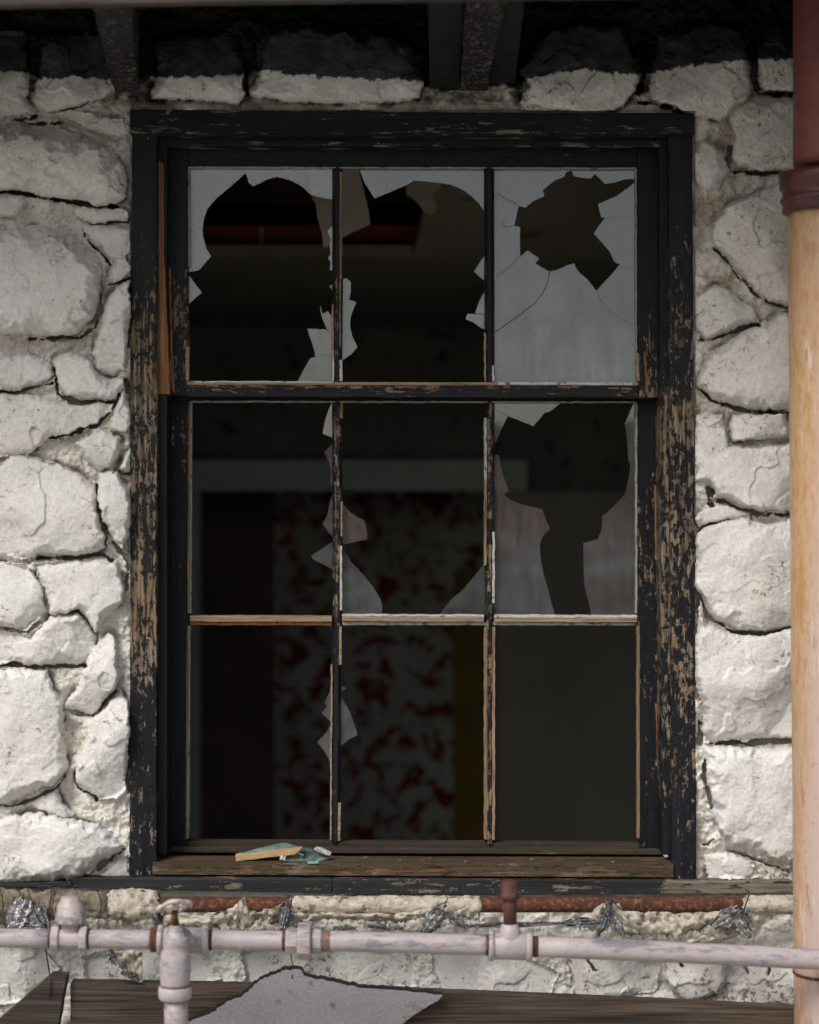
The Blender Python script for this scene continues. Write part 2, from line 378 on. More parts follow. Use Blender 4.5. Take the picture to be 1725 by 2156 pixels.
M['granule'] = mat_noise('shingle_granules', (.22, .205, .22), (.38, .355, .37), 420, .95, third=(.15, .135, .13), tscale=26, tr=(.58, .70), bstr=.9, bdist=.002)
M['tar'] = mat_noise('tar_edge', (.010, .010, .011), (.025, .024, .024), 90, .6)
M['edge'] = mat_noise('teal_glass_edge', (.12, .27, .25), (.30, .46, .43), 60, .25)
M['plaster'] = mat_noise('ceiling_plaster', (.27, .24, .185), (.34, .305, .24), 8, .95, third=(.24, .20, .14), tscale=6, tr=(.55, .75))

# ------------------------------------------------------------------ the painted rubble wall
# outlines in photo mm; (points, protrusion mm, edge rounding mm)
ST = [
 ([(-40,60),(55,62),(64,150),(58,205),(68,235),(40,248),(-40,246)],26,16),
 ([(65,215),(84,150),(88,70),(225,72),(236,168),(243,195),(205,210),(170,220),(105,241),(80,232)],34,14),
 ([(150,231),(212,206),(223,228),(190,234)],16,6),
 ([(108,242),(150,230),(200,237),(265,254),(273,286),(250,289),(200,274),(140,260)],20,9),
 ([(-40,272),(40,265),(110,269),(190,289),(235,309),(262,345),(269,385),(263,415),(240,434),(190,432),(120,419),(60,405),(-40,404)],58,46),
 ([(-40,409),(48,410),(53,428),(32,456),(-40,458)],30,12),
 ([(142,441),(190,436),(266,441),(270,464),(240,472),(190,470),(160,462)],18,8),
 ([(-40,492),(35,480),(80,474),(140,490),(185,520),(211,560),(212,620),(198,672),(165,702),(130,712),(60,706),(-40,702)],60,42),
 ([(168,470),(240,478),(276,480),(276,530),(231,556),(205,520),(178,495)],24,9),
 ([(236,545),(262,534),(276,572),(242,602),(226,590)],18,10),
 ([(274,586),(280,640),(270,700),(263,778),(238,797),(205,777),(194,742),(201,718),(214,680),(217,640),(240,610)],46,9),
 ([(-40,752),(60,745),(106,765),(112,790),(80,812),(30,823),(-40,827)],26,16),
 ([(112,755),(150,738),(190,760),(230,800),(271,790),(277,815),(240,839),(180,846),(140,836),(114,802)],40,20),
 ([(-40,838),(40,828),(110,838),(170,848),(237,845),(233,870),(210,900),(150,918),(100,930),(60,956),(20,963),(-40,966)],36,14),
 ([(259,816),(273,850),(276,890),(266,911),(236,906),(228,896),(240,860)],34,7),
 ([(160,931),(220,903),(253,920),(251,955),(236,986),(215,991),(180,966)],40,7),
 ([(277,935),(281,992),(262,996),(252,986),(262,955)],30,6),
 ([(-40,998),(0,976),(45,955),(120,975),(175,1000),(206,1030),(206,1080),(223,1130),(223,1155),(200,1169),(140,1171),(80,1171),(60,1179),(-40,1169)],44,12),
 ([(203,1010),(215,992),(250,992),(276,1030),(280,1090),(266,1142),(245,1142),(215,1100),(200,1050)],50,8),
 ([(247,1140),(262,1140),(266,1174),(256,1166)],34,4),
 ([(64,1184),(200,1174),(246,1180),(264,1230),(260,1265),(230,1300),(200,1330),(165,1282),(104,1300),(102,1262),(85,1232)],40,16),
 ([(-40,1182),(50,1186),(92,1236),(98,1288),(58,1328),(-40,1312)],30,14),
 ([(-40,1322),(60,1333),(122,1287),(168,1290),(200,1335),(202,1370),(176,1398),(60,1398),(-40,1395)],38,14),
 ([(-40,1406),(100,1408),(116,1450),(132,1470),(141,1560),(141,1620),(110,1656),(30,1686),(-40,1691)],48,18),
 ([(228,1328),(246,1345),(253,1430),(241,1450),(196,1503),(130,1491),(165,1440),(181,1395),(192,1368)],46,6),
 ([(252,1452),(269,1470),(276,1520),(266,1660),(251,1682),(200,1682),(165,1652),(159,1610),(176,1560),(181,1520),(216,1492)],46,8),
 ([(64,1692),(120,1657),(134,1690),(162,1712),(140,1724),(80,1708)],20,8),
 ([(-40,1728),(60,1711),(120,1716),(200,1735),(230,1751),(263,1782),(251,1801),(215,1816),(160,1852),(-40,1868)],52,20),
 ([(188,1852),(230,1818),(268,1802),(270,1852)],14,8),
 # over the window head
 ([(318,195),(330,150),(322,82),(400,64),(488,74),(502,110),(517,160),(517,190),(500,219),(450,216),(380,206),(318,208)],44,16),
 ([(522,190),(546,160),(536,92),(560,56),(640,46),(740,56),(860,80),(893,110),(892,170),(886,206),(840,216),(720,217),(600,217),(560,206),(528,201)],52,24),
 ([(1094,216),(1112,180),(1092,150),(1140,70),(1220,46),(1310,52),(1332,110),(1352,160),(1341,190),(1311,226),(1290,237),(1225,236),(1150,233),(1104,229)],54,11),
 ([(1367,192),(1370,165),(1388,72),(1500,42),(1562,60),(1582,155),(1585,185),(1576,211),(1546,236),(1516,254),(1475,246),(1440,239),(1430,226),(1405,216),(1373,211)],60,11),
 ([(1592,150),(1601,180),(1612,191),(1660,194),(1730,186),(1730,60),(1612,60),(1592,110)],44,11),
 # right of the window
 ([(1545,216),(1600,200),(1665,204),(1730,206),(1730,352),(1665,359),(1620,361),(1555,353),(1540,330),(1545,290),(1535,240)],44,11),
 ([(1475,292),(1500,294),(1531,330),(1536,360),(1512,396),(1495,406),(1475,396),(1462,370),(1462,320)],42,18),
 ([(1462,242),(1490,240),(1500,262),(1492,290),(1470,300),(1462,296)],16,9),
 ([(1640,384),(1730,362),(1730,634),(1650,644),(1620,639),(1590,611),(1545,561),(1500,511),(1496,485),(1530,431),(1580,414)],48,7),
 ([(1462,628),(1510,598),(1590,650),(1602,680),(1560,691),(1490,713),(1468,700)],26,10),
 ([(1470,790),(1500,740),(1560,702),(1640,660),(1730,652),(1730,862),(1660,866),(1590,863),(1530,856),(1490,836),(1468,812)],48,22),
 ([(1540,872),(1600,870),(1655,866),(1663,915),(1600,926),(1540,931),(1534,900)],44,9),
 ([(1462,872),(1522,870),(1535,938),(1570,934),(1730,929),(1730,1082),(1660,1080),(1590,1071),(1510,1047),(1490,1012),(1462,1010)],34,12),
 ([(1463,1092),(1495,1058),(1580,1080),(1576,1096),(1500,1096),(1470,1112)],26,7),
 ([(1463,1122),(1500,1100),(1560,1091),(1620,1101),(1730,1087),(1730,1302),(1665,1316),(1620,1331),(1560,1326),(1500,1296),(1463,1232)],50,20),
 ([(1463,1340),(1474,1290),(1490,1311),(1530,1327),(1600,1337),(1665,1321),(1730,1322),(1730,1556),(1660,1556),(1560,1561),(1510,1561),(1475,1541),(1480,1490),(1463,1440),(1461,1390)],52,12),
 ([(1478,1567),(1510,1569),(1620,1577),(1730,1567),(1730,1838),(1660,1829),(1600,1811),(1530,1781),(1500,1721),(1485,1650)],50,24),
 ([(1484,1800),(1530,1790),(1590,1815),(1600,1850),(1490,1856)],16,10),
 # under the sill, low and plastered over
 ([(-40,1975),(80,1990),(130,2040),(60,2110),(-40,2120)],20,14),
 ([(170,2010),(300,1990),(420,2000),(470,2060),(300,2110),(180,2090)],14,20),
 ([(500,2000),(700,1985),(860,2010),(880,2080),(700,2110),(520,2090)],14,20),
 ([(900,2000),(1080,1995),(1180,2050),(1150,2110),(930,2100)],18,14),
 ([(1190,2010),(1300,2000),(1390,2030),(1380,2090),(1210,2110)],22,12),
 ([(1400,2010),(1480,2000),(1540,2020),(1520,2090),(1440,2110),(1395,2060)],30,7),
 ([(1560,2030),(1640,2020),(1730,2040),(1730,2120),(1580,2120)],24,9),
]
# deep open joints: (polyline, half width mm, depth mm)
JO = [
 ([(0,405),(60,408),(105,420),(150,428),(200,434),(245,436)],4.5,34),([(76,244),(60,250),(30,254)],4,14),([(35,255),(90,262),(130,262)],6,14),
 ([(178,498),(205,530),(232,556)],3.5,26),([(232,602),(275,588)],2.5,20),([(232,470),(268,468)],2.5,26),([(212,620),(205,690),(165,710),(60,712)],5,24),
 ([(274,600),(276,660),(270,740)],4,30),([(0,828),(60,822),(112,806)],3,20),([(112,770),(125,830),(170,850),(235,846)],4,22),([(100,926),(150,914),(205,896),(232,868),(250,830)],4,28),
 ([(252,965),(238,1000)],3,24),([(202,1020),(205,1060),(222,1110),(225,1150)],3,22),([(80,1176),(150,1174),(215,1168),(232,1180)],4,28),([(268,800),(278,840)],5,30),
 ([(0,1399),(60,1402),(150,1402),(178,1401)],4.5,34),([(195,1505),(245,1452)],2.5,26),([(0,1696),(60,1690),(120,1660),(140,1630)],3,24),([(132,1496),(165,1505)],2,20),
 ([(275,1560),(268,1670)],4,22),([(240,1140),(270,1180),(268,1240)],6,26),([(205,1680),(165,1660),(158,1625)],3,20),([(210,1822),(264,1790)],5,26),
 ([(505,90),(520,150),(520,190)],6,30),([(1352,90),(1356,150),(1345,200)],9,34),([(1590,90),(1586,160),(1600,196),(1640,202)],6,36),([(1345,215),(1400,222),(1435,238)],8,34),
 ([(1540,360),(1600,363),(1640,366)],4,28),([(1536,310),(1537,350)],4,22),([(1500,520),(1545,568),(1590,618),(1625,645),(1665,647)],3.5,28),([(1470,716),(1500,714),(1560,694),(1600,684)],5,30),
 ([(1475,820),(1500,845),(1545,860),(1600,868),(1665,870)],4,30),([(1496,1058),(1490,1028),(1502,1040),(1500,1062)],5,34),([(1505,1052),(1560,1072),(1620,1084),(1665,1088)],4,30),([(1466,1118),(1492,1100),(1530,1096)],3,26),
 ([(1466,1240),(1490,1296),(1540,1328),(1600,1338),(1650,1326)],4.5,30),([(1468,1240),(1466,1300)],6,30),([(1500,1563),(1580,1564),(1665,1560)],5,34),([(1466,1500),(1474,1560)],7,34),([(1484,1600),(1484,1650),(1500,1700)],5,28),
 ([(1478,1780),(1490,1780),(1500,1770)],4,26),([(1540,1792),(1600,1816),(1665,1836)],2.5,20),
 ([(1232,2012),(1250,2040),(1262,2046)],3,20),([(1430,2010),(1436,2034)],2,14),([(1560,2020),(1575,2050)],3,20),([(1625,2020),(1618,2050)],2,14),
]
BL = [(-40,155),(60,152),(85,167),(150,163),(240,170),(320,167),(480,161),(525,156),(560,150),(640,160),(750,166),(892,170),(900,300),(1095,300),(1098,172),(1160,158),(1230,148),(1340,160),(1370,152),(1440,140),(1550,130),(1590,130),(1640,125),(1730,122)]
WIN = (284, 238, 1455, 1846)      # wall hidden behind the casing inside this box
def axis_coords(a, b, fa, fb, fine, coarse):
    return np.concatenate([np.arange(a, fa, coarse), np.arange(fa, fb, fine), np.arange(fb, b + coarse, coarse)])
def sdf(px, py, poly):
    d = np.full(px.shape, 1e9); ins = np.zeros(px.shape, bool); n = len(poly)
    for i in range(n):
        x0, y0 = poly[i]; x1, y1 = poly[(i + 1) % n]; ex, ey = x1 - x0, y1 - y0
        t = np.clip(((px - x0) * ex + (py - y0) * ey) / (ex * ex + ey * ey + 1e-9), 0, 1)
        d = np.minimum(d, np.hypot(px - x0 - t * ex, py - y0 - t * ey))
        cnd = ((y0 > py) != (y1 > py)) & (px < (x1 - x0) * (py - y0) / ((y1 - y0) if y1 != y0 else 1e-9) + x0)
        ins ^= cnd
    return np.where(ins, d, -d)
def linedist(px, py, pts):
    d = np.full(px.shape, 1e9)
    for (x0, y0), (x1, y1) in zip(pts[:-1], pts[1:]):
        ex, ey = x1 - x0, y1 - y0; t = np.clip(((px - x0) * ex + (py - y0) * ey) / (ex * ex + ey * ey + 1e-9), 0, 1)
        d = np.minimum(d, np.hypot(px - x0 - t * ex, py - y0 - t * ey))
    return d

def build_wall():
    xs = axis_coords(-560, 2290, -24, 1690, 2.1, 9); ys = axis_coords(-160, 2700, -10, 2175, 2.1, 9)
    X, Y = np.meshgrid(xs, ys)
    stones = list(ST); nshown = len(ST)
    rs = random.Random(3)
    def rnd(x0, x1, y0, y1):
        y = y0
        while y < y1:
            hh = rs.uniform(95, 190); x = x0 + rs.uniform(-60, 0)
            while x < x1:
                ww = rs.uniform(120, 290); p = []
                for k in range(10):
                    a = 2 * math.pi * k / 10; cx = math.copysign(abs(math.cos(a)) ** .6, math.cos(a)); cy = math.copysign(abs(math.sin(a)) ** .6, math.sin(a))
                    p.append((min(max(x + ww / 2 + cx * (ww / 2 - 6) * rs.uniform(.84, 1.04), x0), x1), y + hh / 2 + cy * (hh / 2 - 5) * rs.uniform(.82, 1.04)))
                stones.append((p, rs.uniform(30, 52), rs.uniform(10, 28))); x += ww
            y += hh
    rnd(-560, -46, -100, 2150); rnd(1736, 2290, -100, 2150); rnd(-560, 2290, 2130, 2650)
    wx = X + 8 * fbm(X, Y, 34, 3, 5) + 3.5 * fbm(X, Y, 9, 2, 15); wy = Y + 8 * fbm(X, Y, 34, 3, 25) + 3.5 * fbm(X, Y, 9, 2, 35)
    lump = fbm(X, Y, 26, 5, 41, .6)
    H = 17 + 26 * fbm(X, Y, 70, 2, 7) + 26 * lump + 5.0 * fbm(X, Y, 8, 3, 61)
    mort = np.ones_like(H); lab = np.zeros(H.shape, np.int32)
    low = np.clip((Y - 1935) / 60, 0, 1); H = H * (1 - .35 * low) + 6 * low; mort = mort * (1 - .8 * low)
    G = np.zeros_like(H)
    for si, (poly, h, r) in enumerate(stones):
        q = np.array(poly); x0, y0 = q.min(0) - 14; x1, y1 = q.max(0) + 14
        i0, i1 = np.searchsorted(xs, [x0, x1]); j0, j1 = np.searchsorted(ys, [y0, y1])
        if i1 <= i0 or j1 <= j0: continue
        S = (slice(j0, j1), slice(i0, i1)); px, py = wx[S], wy[S]; d = sdf(px, py, poly)
        rr = np.random.RandomState(si + 11); cx, cy = q.mean(0); size = max(20, min(x1 - x0, y1 - y0) - 28)
        top = np.full(px.shape, 0.0); k = 2.2
        acc = np.zeros(px.shape)
        for a in range(5):
            th = rr.uniform(0, 6.28); sl_ = rr.uniform(.08, .42) * (1.15 if r < 15 else .6); ofs = rr.uniform(.02, .30) * size * sl_ * 1.4
            pl = ofs - sl_ * (math.cos(th) * (px - cx) + math.sin(th) * (py - cy)); acc += np.exp(-pl / k)
        top = np.minimum(-k * np.log(acc + 1e-12), 6)
        t = np.clip(d / (r * 1.2 * np.clip(1 + 2.2 * fbm(px, py, 38, 3, si + 55), .35, 2.2)), 0, 1); rd = np.clip(1 - (1 - t) ** 2.1, 0, 1) ** .55
        rel = fbm(px, py, 80, 2, si + 90) * 8 + fbm(px, py, 17, 4, si + 190, .62) * 1.7 - 1.6 * np.abs(fbm(px, py, 40, 4, si + 290)) 
        # a broken ledge or two on the angular stones
        st_ = fbm(px, py, 60, 2, si + 300); led = np.clip((st_ - .02) / .03, 0, 1) * (4.0 if r < 16 else 1.5)
        z = (h + top + rel + led * 0.9) * rd
        z = np.maximum(z, h * .32 * rd)
        inside = d > 0.0
        base = H[S]; nb = np.where(inside, np.maximum(z, base - 3 - 1.5 * np.maximum(d, 0)), base)
        H[S] = nb; lab[S] = np.where(inside, si + 1, lab[S]); mort[S] = np.where(inside, np.clip(.55 - d / 9, 0, .55) * (fbm(px, py, 20, 2, 8) + .6), mort[S])
        gp = np.where(d <= 0, np.exp(-(d / 7.5) ** 2), 0) * 17 * np.clip(.22 + 2.4 * fbm(px, py, 34, 2, si), 0, 1.2)
        G[S] = np.maximum(G[S], gp)
    H = np.where(lab > 0, H * 1.28, H * .9 - 4)
    H = H - np.where(lab == 0, G * (1 - .6 * low), 0)
    for pts, hw, dep in JO:
        if pts[0][1] < 420: dep += 24
        q = np.array(pts); x0, y0 = q.min(0) - 26; x1, y1 = q.max(0) + 26
        i0, i1 = np.searchsorted(xs, [x0, x1]); j0, j1 = np.searchsorted(ys, [y0, y1]); S = (slice(j0, j1), slice(i0, i1))
        d = linedist(wx[S], wy[S], pts); ww = hw * (.72 + 2.6 * fbm(X[S], Y[S], 30, 4, 77, .6))
        cut = np.clip(1 - (d / np.maximum(ww, .35)) ** 4, 0, 1)
        H[S] = H[S] * (1 - cut) + np.minimum(H[S], -dep) * cut; mort[S] = np.maximum(mort[S], cut)
    # crumbs and crumbling edges in the joints
    H += np.where(lab == 0, 5 * np.clip(fbm(X, Y, 12, 3, 121), 0, 1), 0)
    ic = (X > WIN[0] - 14) & (X < WIN[2] + 14) & (Y > WIN[1] - 10) & (Y < WIN[3] + 40)
    edge = np.minimum(np.minimum(np.minimum(X - (WIN[0] - 8), (WIN[2] + 8) - X), Y - (WIN[1] - 6)), 1895 - Y)
    H = np.where(edge > 0, np.minimum(H, 2), H)
    # the black band painted under the eave, ragged lower edge
    bx, by = zip(*BL); line = np.interp(X.ravel(), bx, by).reshape(X.shape)
    blk = np.clip((line + 13 * fbm(X, Y, 14, 4, 222, .65) + 3 * fbm(X, Y, 4, 2, 9) - Y) / 2.0, 0, 1)
    mdark = (X > 892) & (X < 1100); blk = np.where(mdark, np.clip((188 + 20 * fbm(X, Y, 22, 3, 4) - Y) / 10, 0, 1), blk)
    lowa = np.clip((Y - 1990) / 30, 0, 1).ravel()
    gapm = (lab == 0) & (Y < 222)
    blk = np.where(gapm, np.maximum(blk, np.clip(.62 + 1.6 * fbm(X, Y, 26, 3, 99), 0, .92) * np.clip((226 - Y) / 14, 0, 1)), blk)  # mortar between the top stones darkened as well, below the band
    stn = (lab > 0).astype(float).ravel()
    D = -H / 1000
    s = (CD + D) / CD
    V = np.stack([(X - 862.5) / 1000 * s, D, CZ + (1078 - Y) / 1000 * s], -1).reshape(-1, 3)
    nx, ny = len(xs), len(ys)
    J, I = np.meshgrid(np.arange(ny - 1), np.arange(nx - 1), indexing='ij'); a = J * nx + I
    quads = np.stack([a, a + nx, a + nx + 1, a + 1], -1)
    cxm = (X[:-1, :-1] + X[1:, 1:]) / 2; cym = (Y[:-1, :-1] + Y[1:, 1:]) / 2
    keep = ~((cxm > WIN[0]) & (cxm < WIN[2]) & (cym > WIN[1]) & (cym < WIN[3]))
    fl = lab[:-1, :-1].copy(); fl[fl > nshown] = 0
    root = empty('stone_wall', (0, 0, 0), 'rubble stone house wall painted cream white, black along the top under the eave', 'stone wall')
    m1, b1 = mort.ravel(), blk.ravel()
    quads = quads[keep]; fl = fl[keep]
    order = np.argsort(fl, kind='stable'); quads = quads[order]; fl = fl[order]
    for L in range(nshown + 1):
        i0, i1 = np.searchsorted(fl, [L, L + 1])
        if i1 - i0 < 20: continue
        q = quads[i0:i1]; u, inv = np.unique(q, return_inverse=True)
        link_mesh('mortar' if L == 0 else 'stone', V[u], inv.reshape(-1, 4), M['stone'], root, {'mort': m1[u], 'blk': b1[u], 'low': lowa[u], 'stn': stn[u]}, True)
    return root
wall = build_wall()
# the body of the wall behind the stones and beyond them, closing the room
mb = MB()
def plain_box(mb, x0, x1, y0, y1, z0, z1, mi=0):
    v = [(x, y, z) for x in (x0, x1) for y in (y0, y1) for z in (z0, z1)]
    mb.add(v, [(0, 1, 3, 2), (4, 6, 7, 5), (0, 4, 5, 1), (2, 3, 7, 6), (0, 2, 6, 4), (1, 5, 7, 3)], mi)
xl, xr = Wp(284, 0, 0)[0], Wp(1455, 0, 0)[0]; zt, zb = Wp(0, 238, 0)[2], Wp(0, 1846, 0)[2]
plain_box(mb, -3.4, xl - .006, .062, .30, 0, 3.2); plain_box(mb, xr + .006, 3.4, .062, .30, 0, 3.2)
plain_box(mb, xl - .006, xr + .006, .062, .30, zt + .006, 3.2); plain_box(mb, xl - .006, xr + .006, .062, .30, 0, zb - .006)
plain_box(mb, -3.4, -1.40, -.03, .0615, 0, 3.2); plain_box(mb, 1.40, 3.4, -.03, .0615, 0, 3.2)
mb.build('wall_core', M['stone'], wall)

# ------------------------------------------------------------------ the window
def pw(pts, noise_amp=.0, seed=0):
    xs, ys = zip(*pts)
    return lambda X, Y, *a: float(np.interp(Y, xs, ys)) + noise_amp * n1(X, Y, 60, seed)
win = empty('sash_window', Wp(868, 1850, 0), 'nine pane sash window with broken glass and peeling black wooden frame', 'window')
wearL = pw([(280,.16),(420,.22),(520,.34),(640,.42),(760,.50),(820,.56),(900,.52),(980,.46),(1080,.44),(1160,.46),(1250,.54),(1340,.56),(1400,.48),(1440,.36),(1850,.32)], .16)
wearR = pw([(280,.13),(420,.20),(520,.30),(620,.40),(760,.40),(860,.46),(900,.50),(1100,.45),(1200,.47),(1320,.42),(1500,.42),(1640,.38),(1750,.34),(1850,.32)], .16)
mb = MB(); mb.quad_board([(278,284),(331,284),(330,1849),(272,1849)], -.022, .05, 8, wearL, .9, 0, 1)
mb.build('side_casing', M['woodV'], win, bevel=.0022)
mb = MB(); mb.quad_board([(1408,286),(1458,286),(1467,1853),(1416,1853)], -.022, .05, 8, wearR, .9, 0, 2)
mb.build('side_casing', M['woodV'], win, bevel=.0022)
mb = MB(); mb.quad_board([(274,230),(1461,240),(1461,283),(274,281)], -.030, .05, 10, pw([(230,.28),(250,.26),(262,.30),(276,.36),(285,.42)], .18, 5), .9, 0, 3)
mb.quad_board([(276,281.5),(1460,283.5),(1460,287),(276,286)], -.024, .049, 10, .34, .5, 0, 4)
mb.build('head_casing', M['woodHead'], win, bevel=.0022)
# jambs: the box the sashes slide in
mb = MB()
mb.quad_board([(328,286),(352,286),(352,1800),(330,1800)], .004, .16, 12, pw([(286,.05),(1800,.16)], .1, 3), .4, 0, 7)
mb.quad_board([(1388,286),(1412,286),(1418,1800),(1396,1800)], .004, .16, 12, pw([(286,.12),(700,.22),(900,.52),(1300,.50),(1500,.42),(1800,.2)], .2, 3), .4, 0, 8)
mb.build('jamb', M['woodV'], win, bevel=.0015)
mb = MB(); mb.quad_board([(345,285),(1396,286),(1396,309),(345,308)], .006, .16, 12, pw([(285,.2),(300,.30),(310,.36)], .16, 5), .5, 0, 9)
mb.build('head_jamb', M['woodHead'], win, bevel=.0015)
# long bare strip of the left parting bead where the paint has sheared off
mb = MB(); mb.quad_board([(332,336),(344,345),(346,560),(333,560)], .0, .02, 9, 0, .8, 0, 10)
mb.quad_board([(333,560),(348,560),(357,830),(332,830)], .0, .02, 9, 0, 1.6, 0, 11)
mb.build('bare_bead', M['barewood'], win, bevel=.001)

US, LS = .040, .086      # front planes of upper (outer) and lower (inner) sash
def sash(name, parts, lab_):
    mb = MB()
    for q, d0, d1, wr, mi, jt in parts: mb.quad_board(q, d0, d1, 9, wr, jt, mi, int(q[0][0]) % 17)
    o = mb.build(name, [M['woodV'], M['woodHr'], M['railwood'], M['barepale'], M['putty']], win, bevel=.0016)
    o['label'] = lab_; return o
usash = sash('upper_sash', [
 ([(352,311),(396.5,311),(396.5,834),(352,833)], US, US+.036, pw([(311,.14),(520,.18),(560,.34),(680,.44),(800,.46),(833,.40)], .24, 3), 0, .5),
 ([(1342,312),(1402,312),(1404,837),(1343.5,837)], US, US+.036, pw([(311,.14),(560,.16),(650,.26),(740,.42),(836,.44)], .22, 6), 0, .5),
 ([(397,311),(1341.5,312),(1341.5,351.5),(397,349.5)], US, US+.036, .15, 1, .3),
 ([(393,807),(1344,809),(1344,837),(393,835)], US-.003, US+.033, pw([(806,.50),(815,.46),(822,.36),(838,.28)], .25, 2), 1, .6),
 ([(393,803),(1345,806),(1345,812),(393,810)], US-.006, US+.020, 0, 3, .6),
 ([(400,801.5),(700,803),(700,806.5),(400,805.5)], US-.0075, US+.014, 0, 4, .9),
 ([(1045,804),(1340,805.5),(1340,811),(1045,810)], US-.0085, US+.014, 0, 4, .9),
], 'upper sash, set forward of the lower one')
lsash = sash('lower_sash', [
 ([(338,840),(400,843),(396,1784),(336,1784)], LS, LS+.036, pw([(840,.20),(920,.34),(1000,.26),(1300,.24),(1500,.16),(1772,.16)], .26, 8), 0, .4),
 ([(1342,843),(1398,841),(1404,1788),(1346,1788)], LS, LS+.036, pw([(840,.14),(1000,.26),(1080,.34),(1300,.34),(1500,.30),(1640,.36),(1776,.18)], .28, 9), 0, .4),
 ([(400,838),(1342,840),(1342,846),(400,844)], LS-.001, LS+.034, .10, 1, .5),
 ([(396,1771),(1346,1776),(1346,1788),(396,1784)], LS+.004, LS+.036, .30, 2, .5), ([(349,1784),(1399,1789),(1403,1800),(346,1795)], LS-.014, LS+.036, .36, 2, .5),
], 'lower sash with brown dusty bottom rail')
def muntin(parent, x0, x1, y0, y1, d, wr, side):
    """vertical glazing bar with its putty slopes"""
    mb = MB(); L = [(-10.5, d + .018), (-10.5, d + .004), (-3.5, d - .006), (4, d - .006), (10.5, d + .004), (10.5, d + .018)]
    mb.prism(L, (x0, y0), (x1, y1), 'V', 8, wr, 0, .6, int(x0))
    for (a, b, off, wd, mi) in side:
        mb.quad_board([(x0 + (x1 - x0) * (a - y0) / (y1 - y0) + off, a), (x0 + (x1 - x0) * (a - y0) / (y1 - y0) + off + wd, a),
                       (x0 + (x1 - x0) * (b - y0) / (y1 - y0) + off + wd, b), (x0 + (x1 - x0) * (b - y0) / (y1 - y0) + off, b)], d - .0045, d + .016, 7, 0, 1.0, mi, int(a) % 13)
    return mb.build('muntin', [M['woodV'], M['rebatewood'], M['putty'], M['barepale'], M['puttyg']], parent, bevel=0)
wm = lambda X, Y, q: .30 + (.16 if q in (2, 3) else 0) + .25 * n1(X, Y, 40, 4)
wmu = lambda X, Y, q: .10 + .30 * (Y > 560) * (Y / 1000.) + (.1 if q in (2,) else 0)
muntin(usash, 710.5, 710, 345, 808, US + .004, wmu, [(362, 588, 1.5, 8.5, 1), (590, 730, 3, 4, 3), (758, 803, 4.5, 6.5, 2), (750, 803, -10.5, 4, 2), (640, 755, -11, 3.5, 3)])
muntin(usash, 1030, 1031, 345, 808, US + .004, lambda X, Y, q: .08 + .22 * (Y > 650), [(770, 805, 5, 5, 2), (700, 803, -11, 3.5, 3)])
muntin(lsash, 710, 711, 845, 1318, LS + .002, wm, [(1150, 1285, 4.5, 5, 2), (845, 880, 6, 6, 1), (1055, 1130, 7, 3.5, 3)])
muntin(lsash, 1031, 1031, 845, 1318, LS + .002, wm, [(880, 1010, -11.5, 5.5, 4), (1010, 1190, -11.5, 5.5, 1), (1120, 1270, 6, 5, 2)])
muntin(lsash, 709, 706, 1312, 1774, LS + .004, lambda X, Y, q: .18 + .12 * (q in (2, 3)), [(1318, 1400, 4.5, 6, 3), (1400, 1770, -11.5, 3.5, 3), (1690, 1770, 5, 6, 3)])
muntin(lsash, 1031, 1031, 1312, 1776, LS + .004, wm, [(1320, 1768, -11.5, 7, 1), (1320, 1768, 5.5, 6, 1)])
# horizontal glazing bar of the lower sash: bare on the left, paint and putty on the right
mb = MB()
mb.quad_board([(400,1296),(699,1297),(699,1309),(400,1309)], LS-.006, LS+.02, 8, 0, .5, 3, 5)
mb.quad_board([(721,1297),(1020,1298),(1020,1309),(721,1308)], LS-.006, LS+.02, 8, 0, .7, 3, 6)
mb.quad_board([(1041,1299),(1342,1300),(1342,1310),(1041,1310)], LS-.006, LS+.02, 8, 0, .7, 3, 7)
mb.quad_board([(720,1293.5),(1020,1295),(1020,1299),(720,1298)], LS-.007, LS+.016, 7, 0, 1.1, 2, 8)
mb.quad_board([(1041,1295),(1342,1296),(1342,1301),(1041,1301)], LS-.007, LS+.016, 7, 0, 1.1, 2, 9)
mb.quad_board([(400,1309.5),(699,1309.5),(699,1317),(400,1316)], LS+.002, LS+.02, 8, 0, .8, 1, 10)
mb.quad_board([(721,1308.5),(1342,1310.5),(1342,1317),(721,1316)], LS+.002, LS+.02, 8, .3, .8, 4, 11)
mb.build('glazing_bar', [M['woodH'], M['barewood'], M['putty'], M['barepale'], M['puttyg']], lsash, bevel=.001)
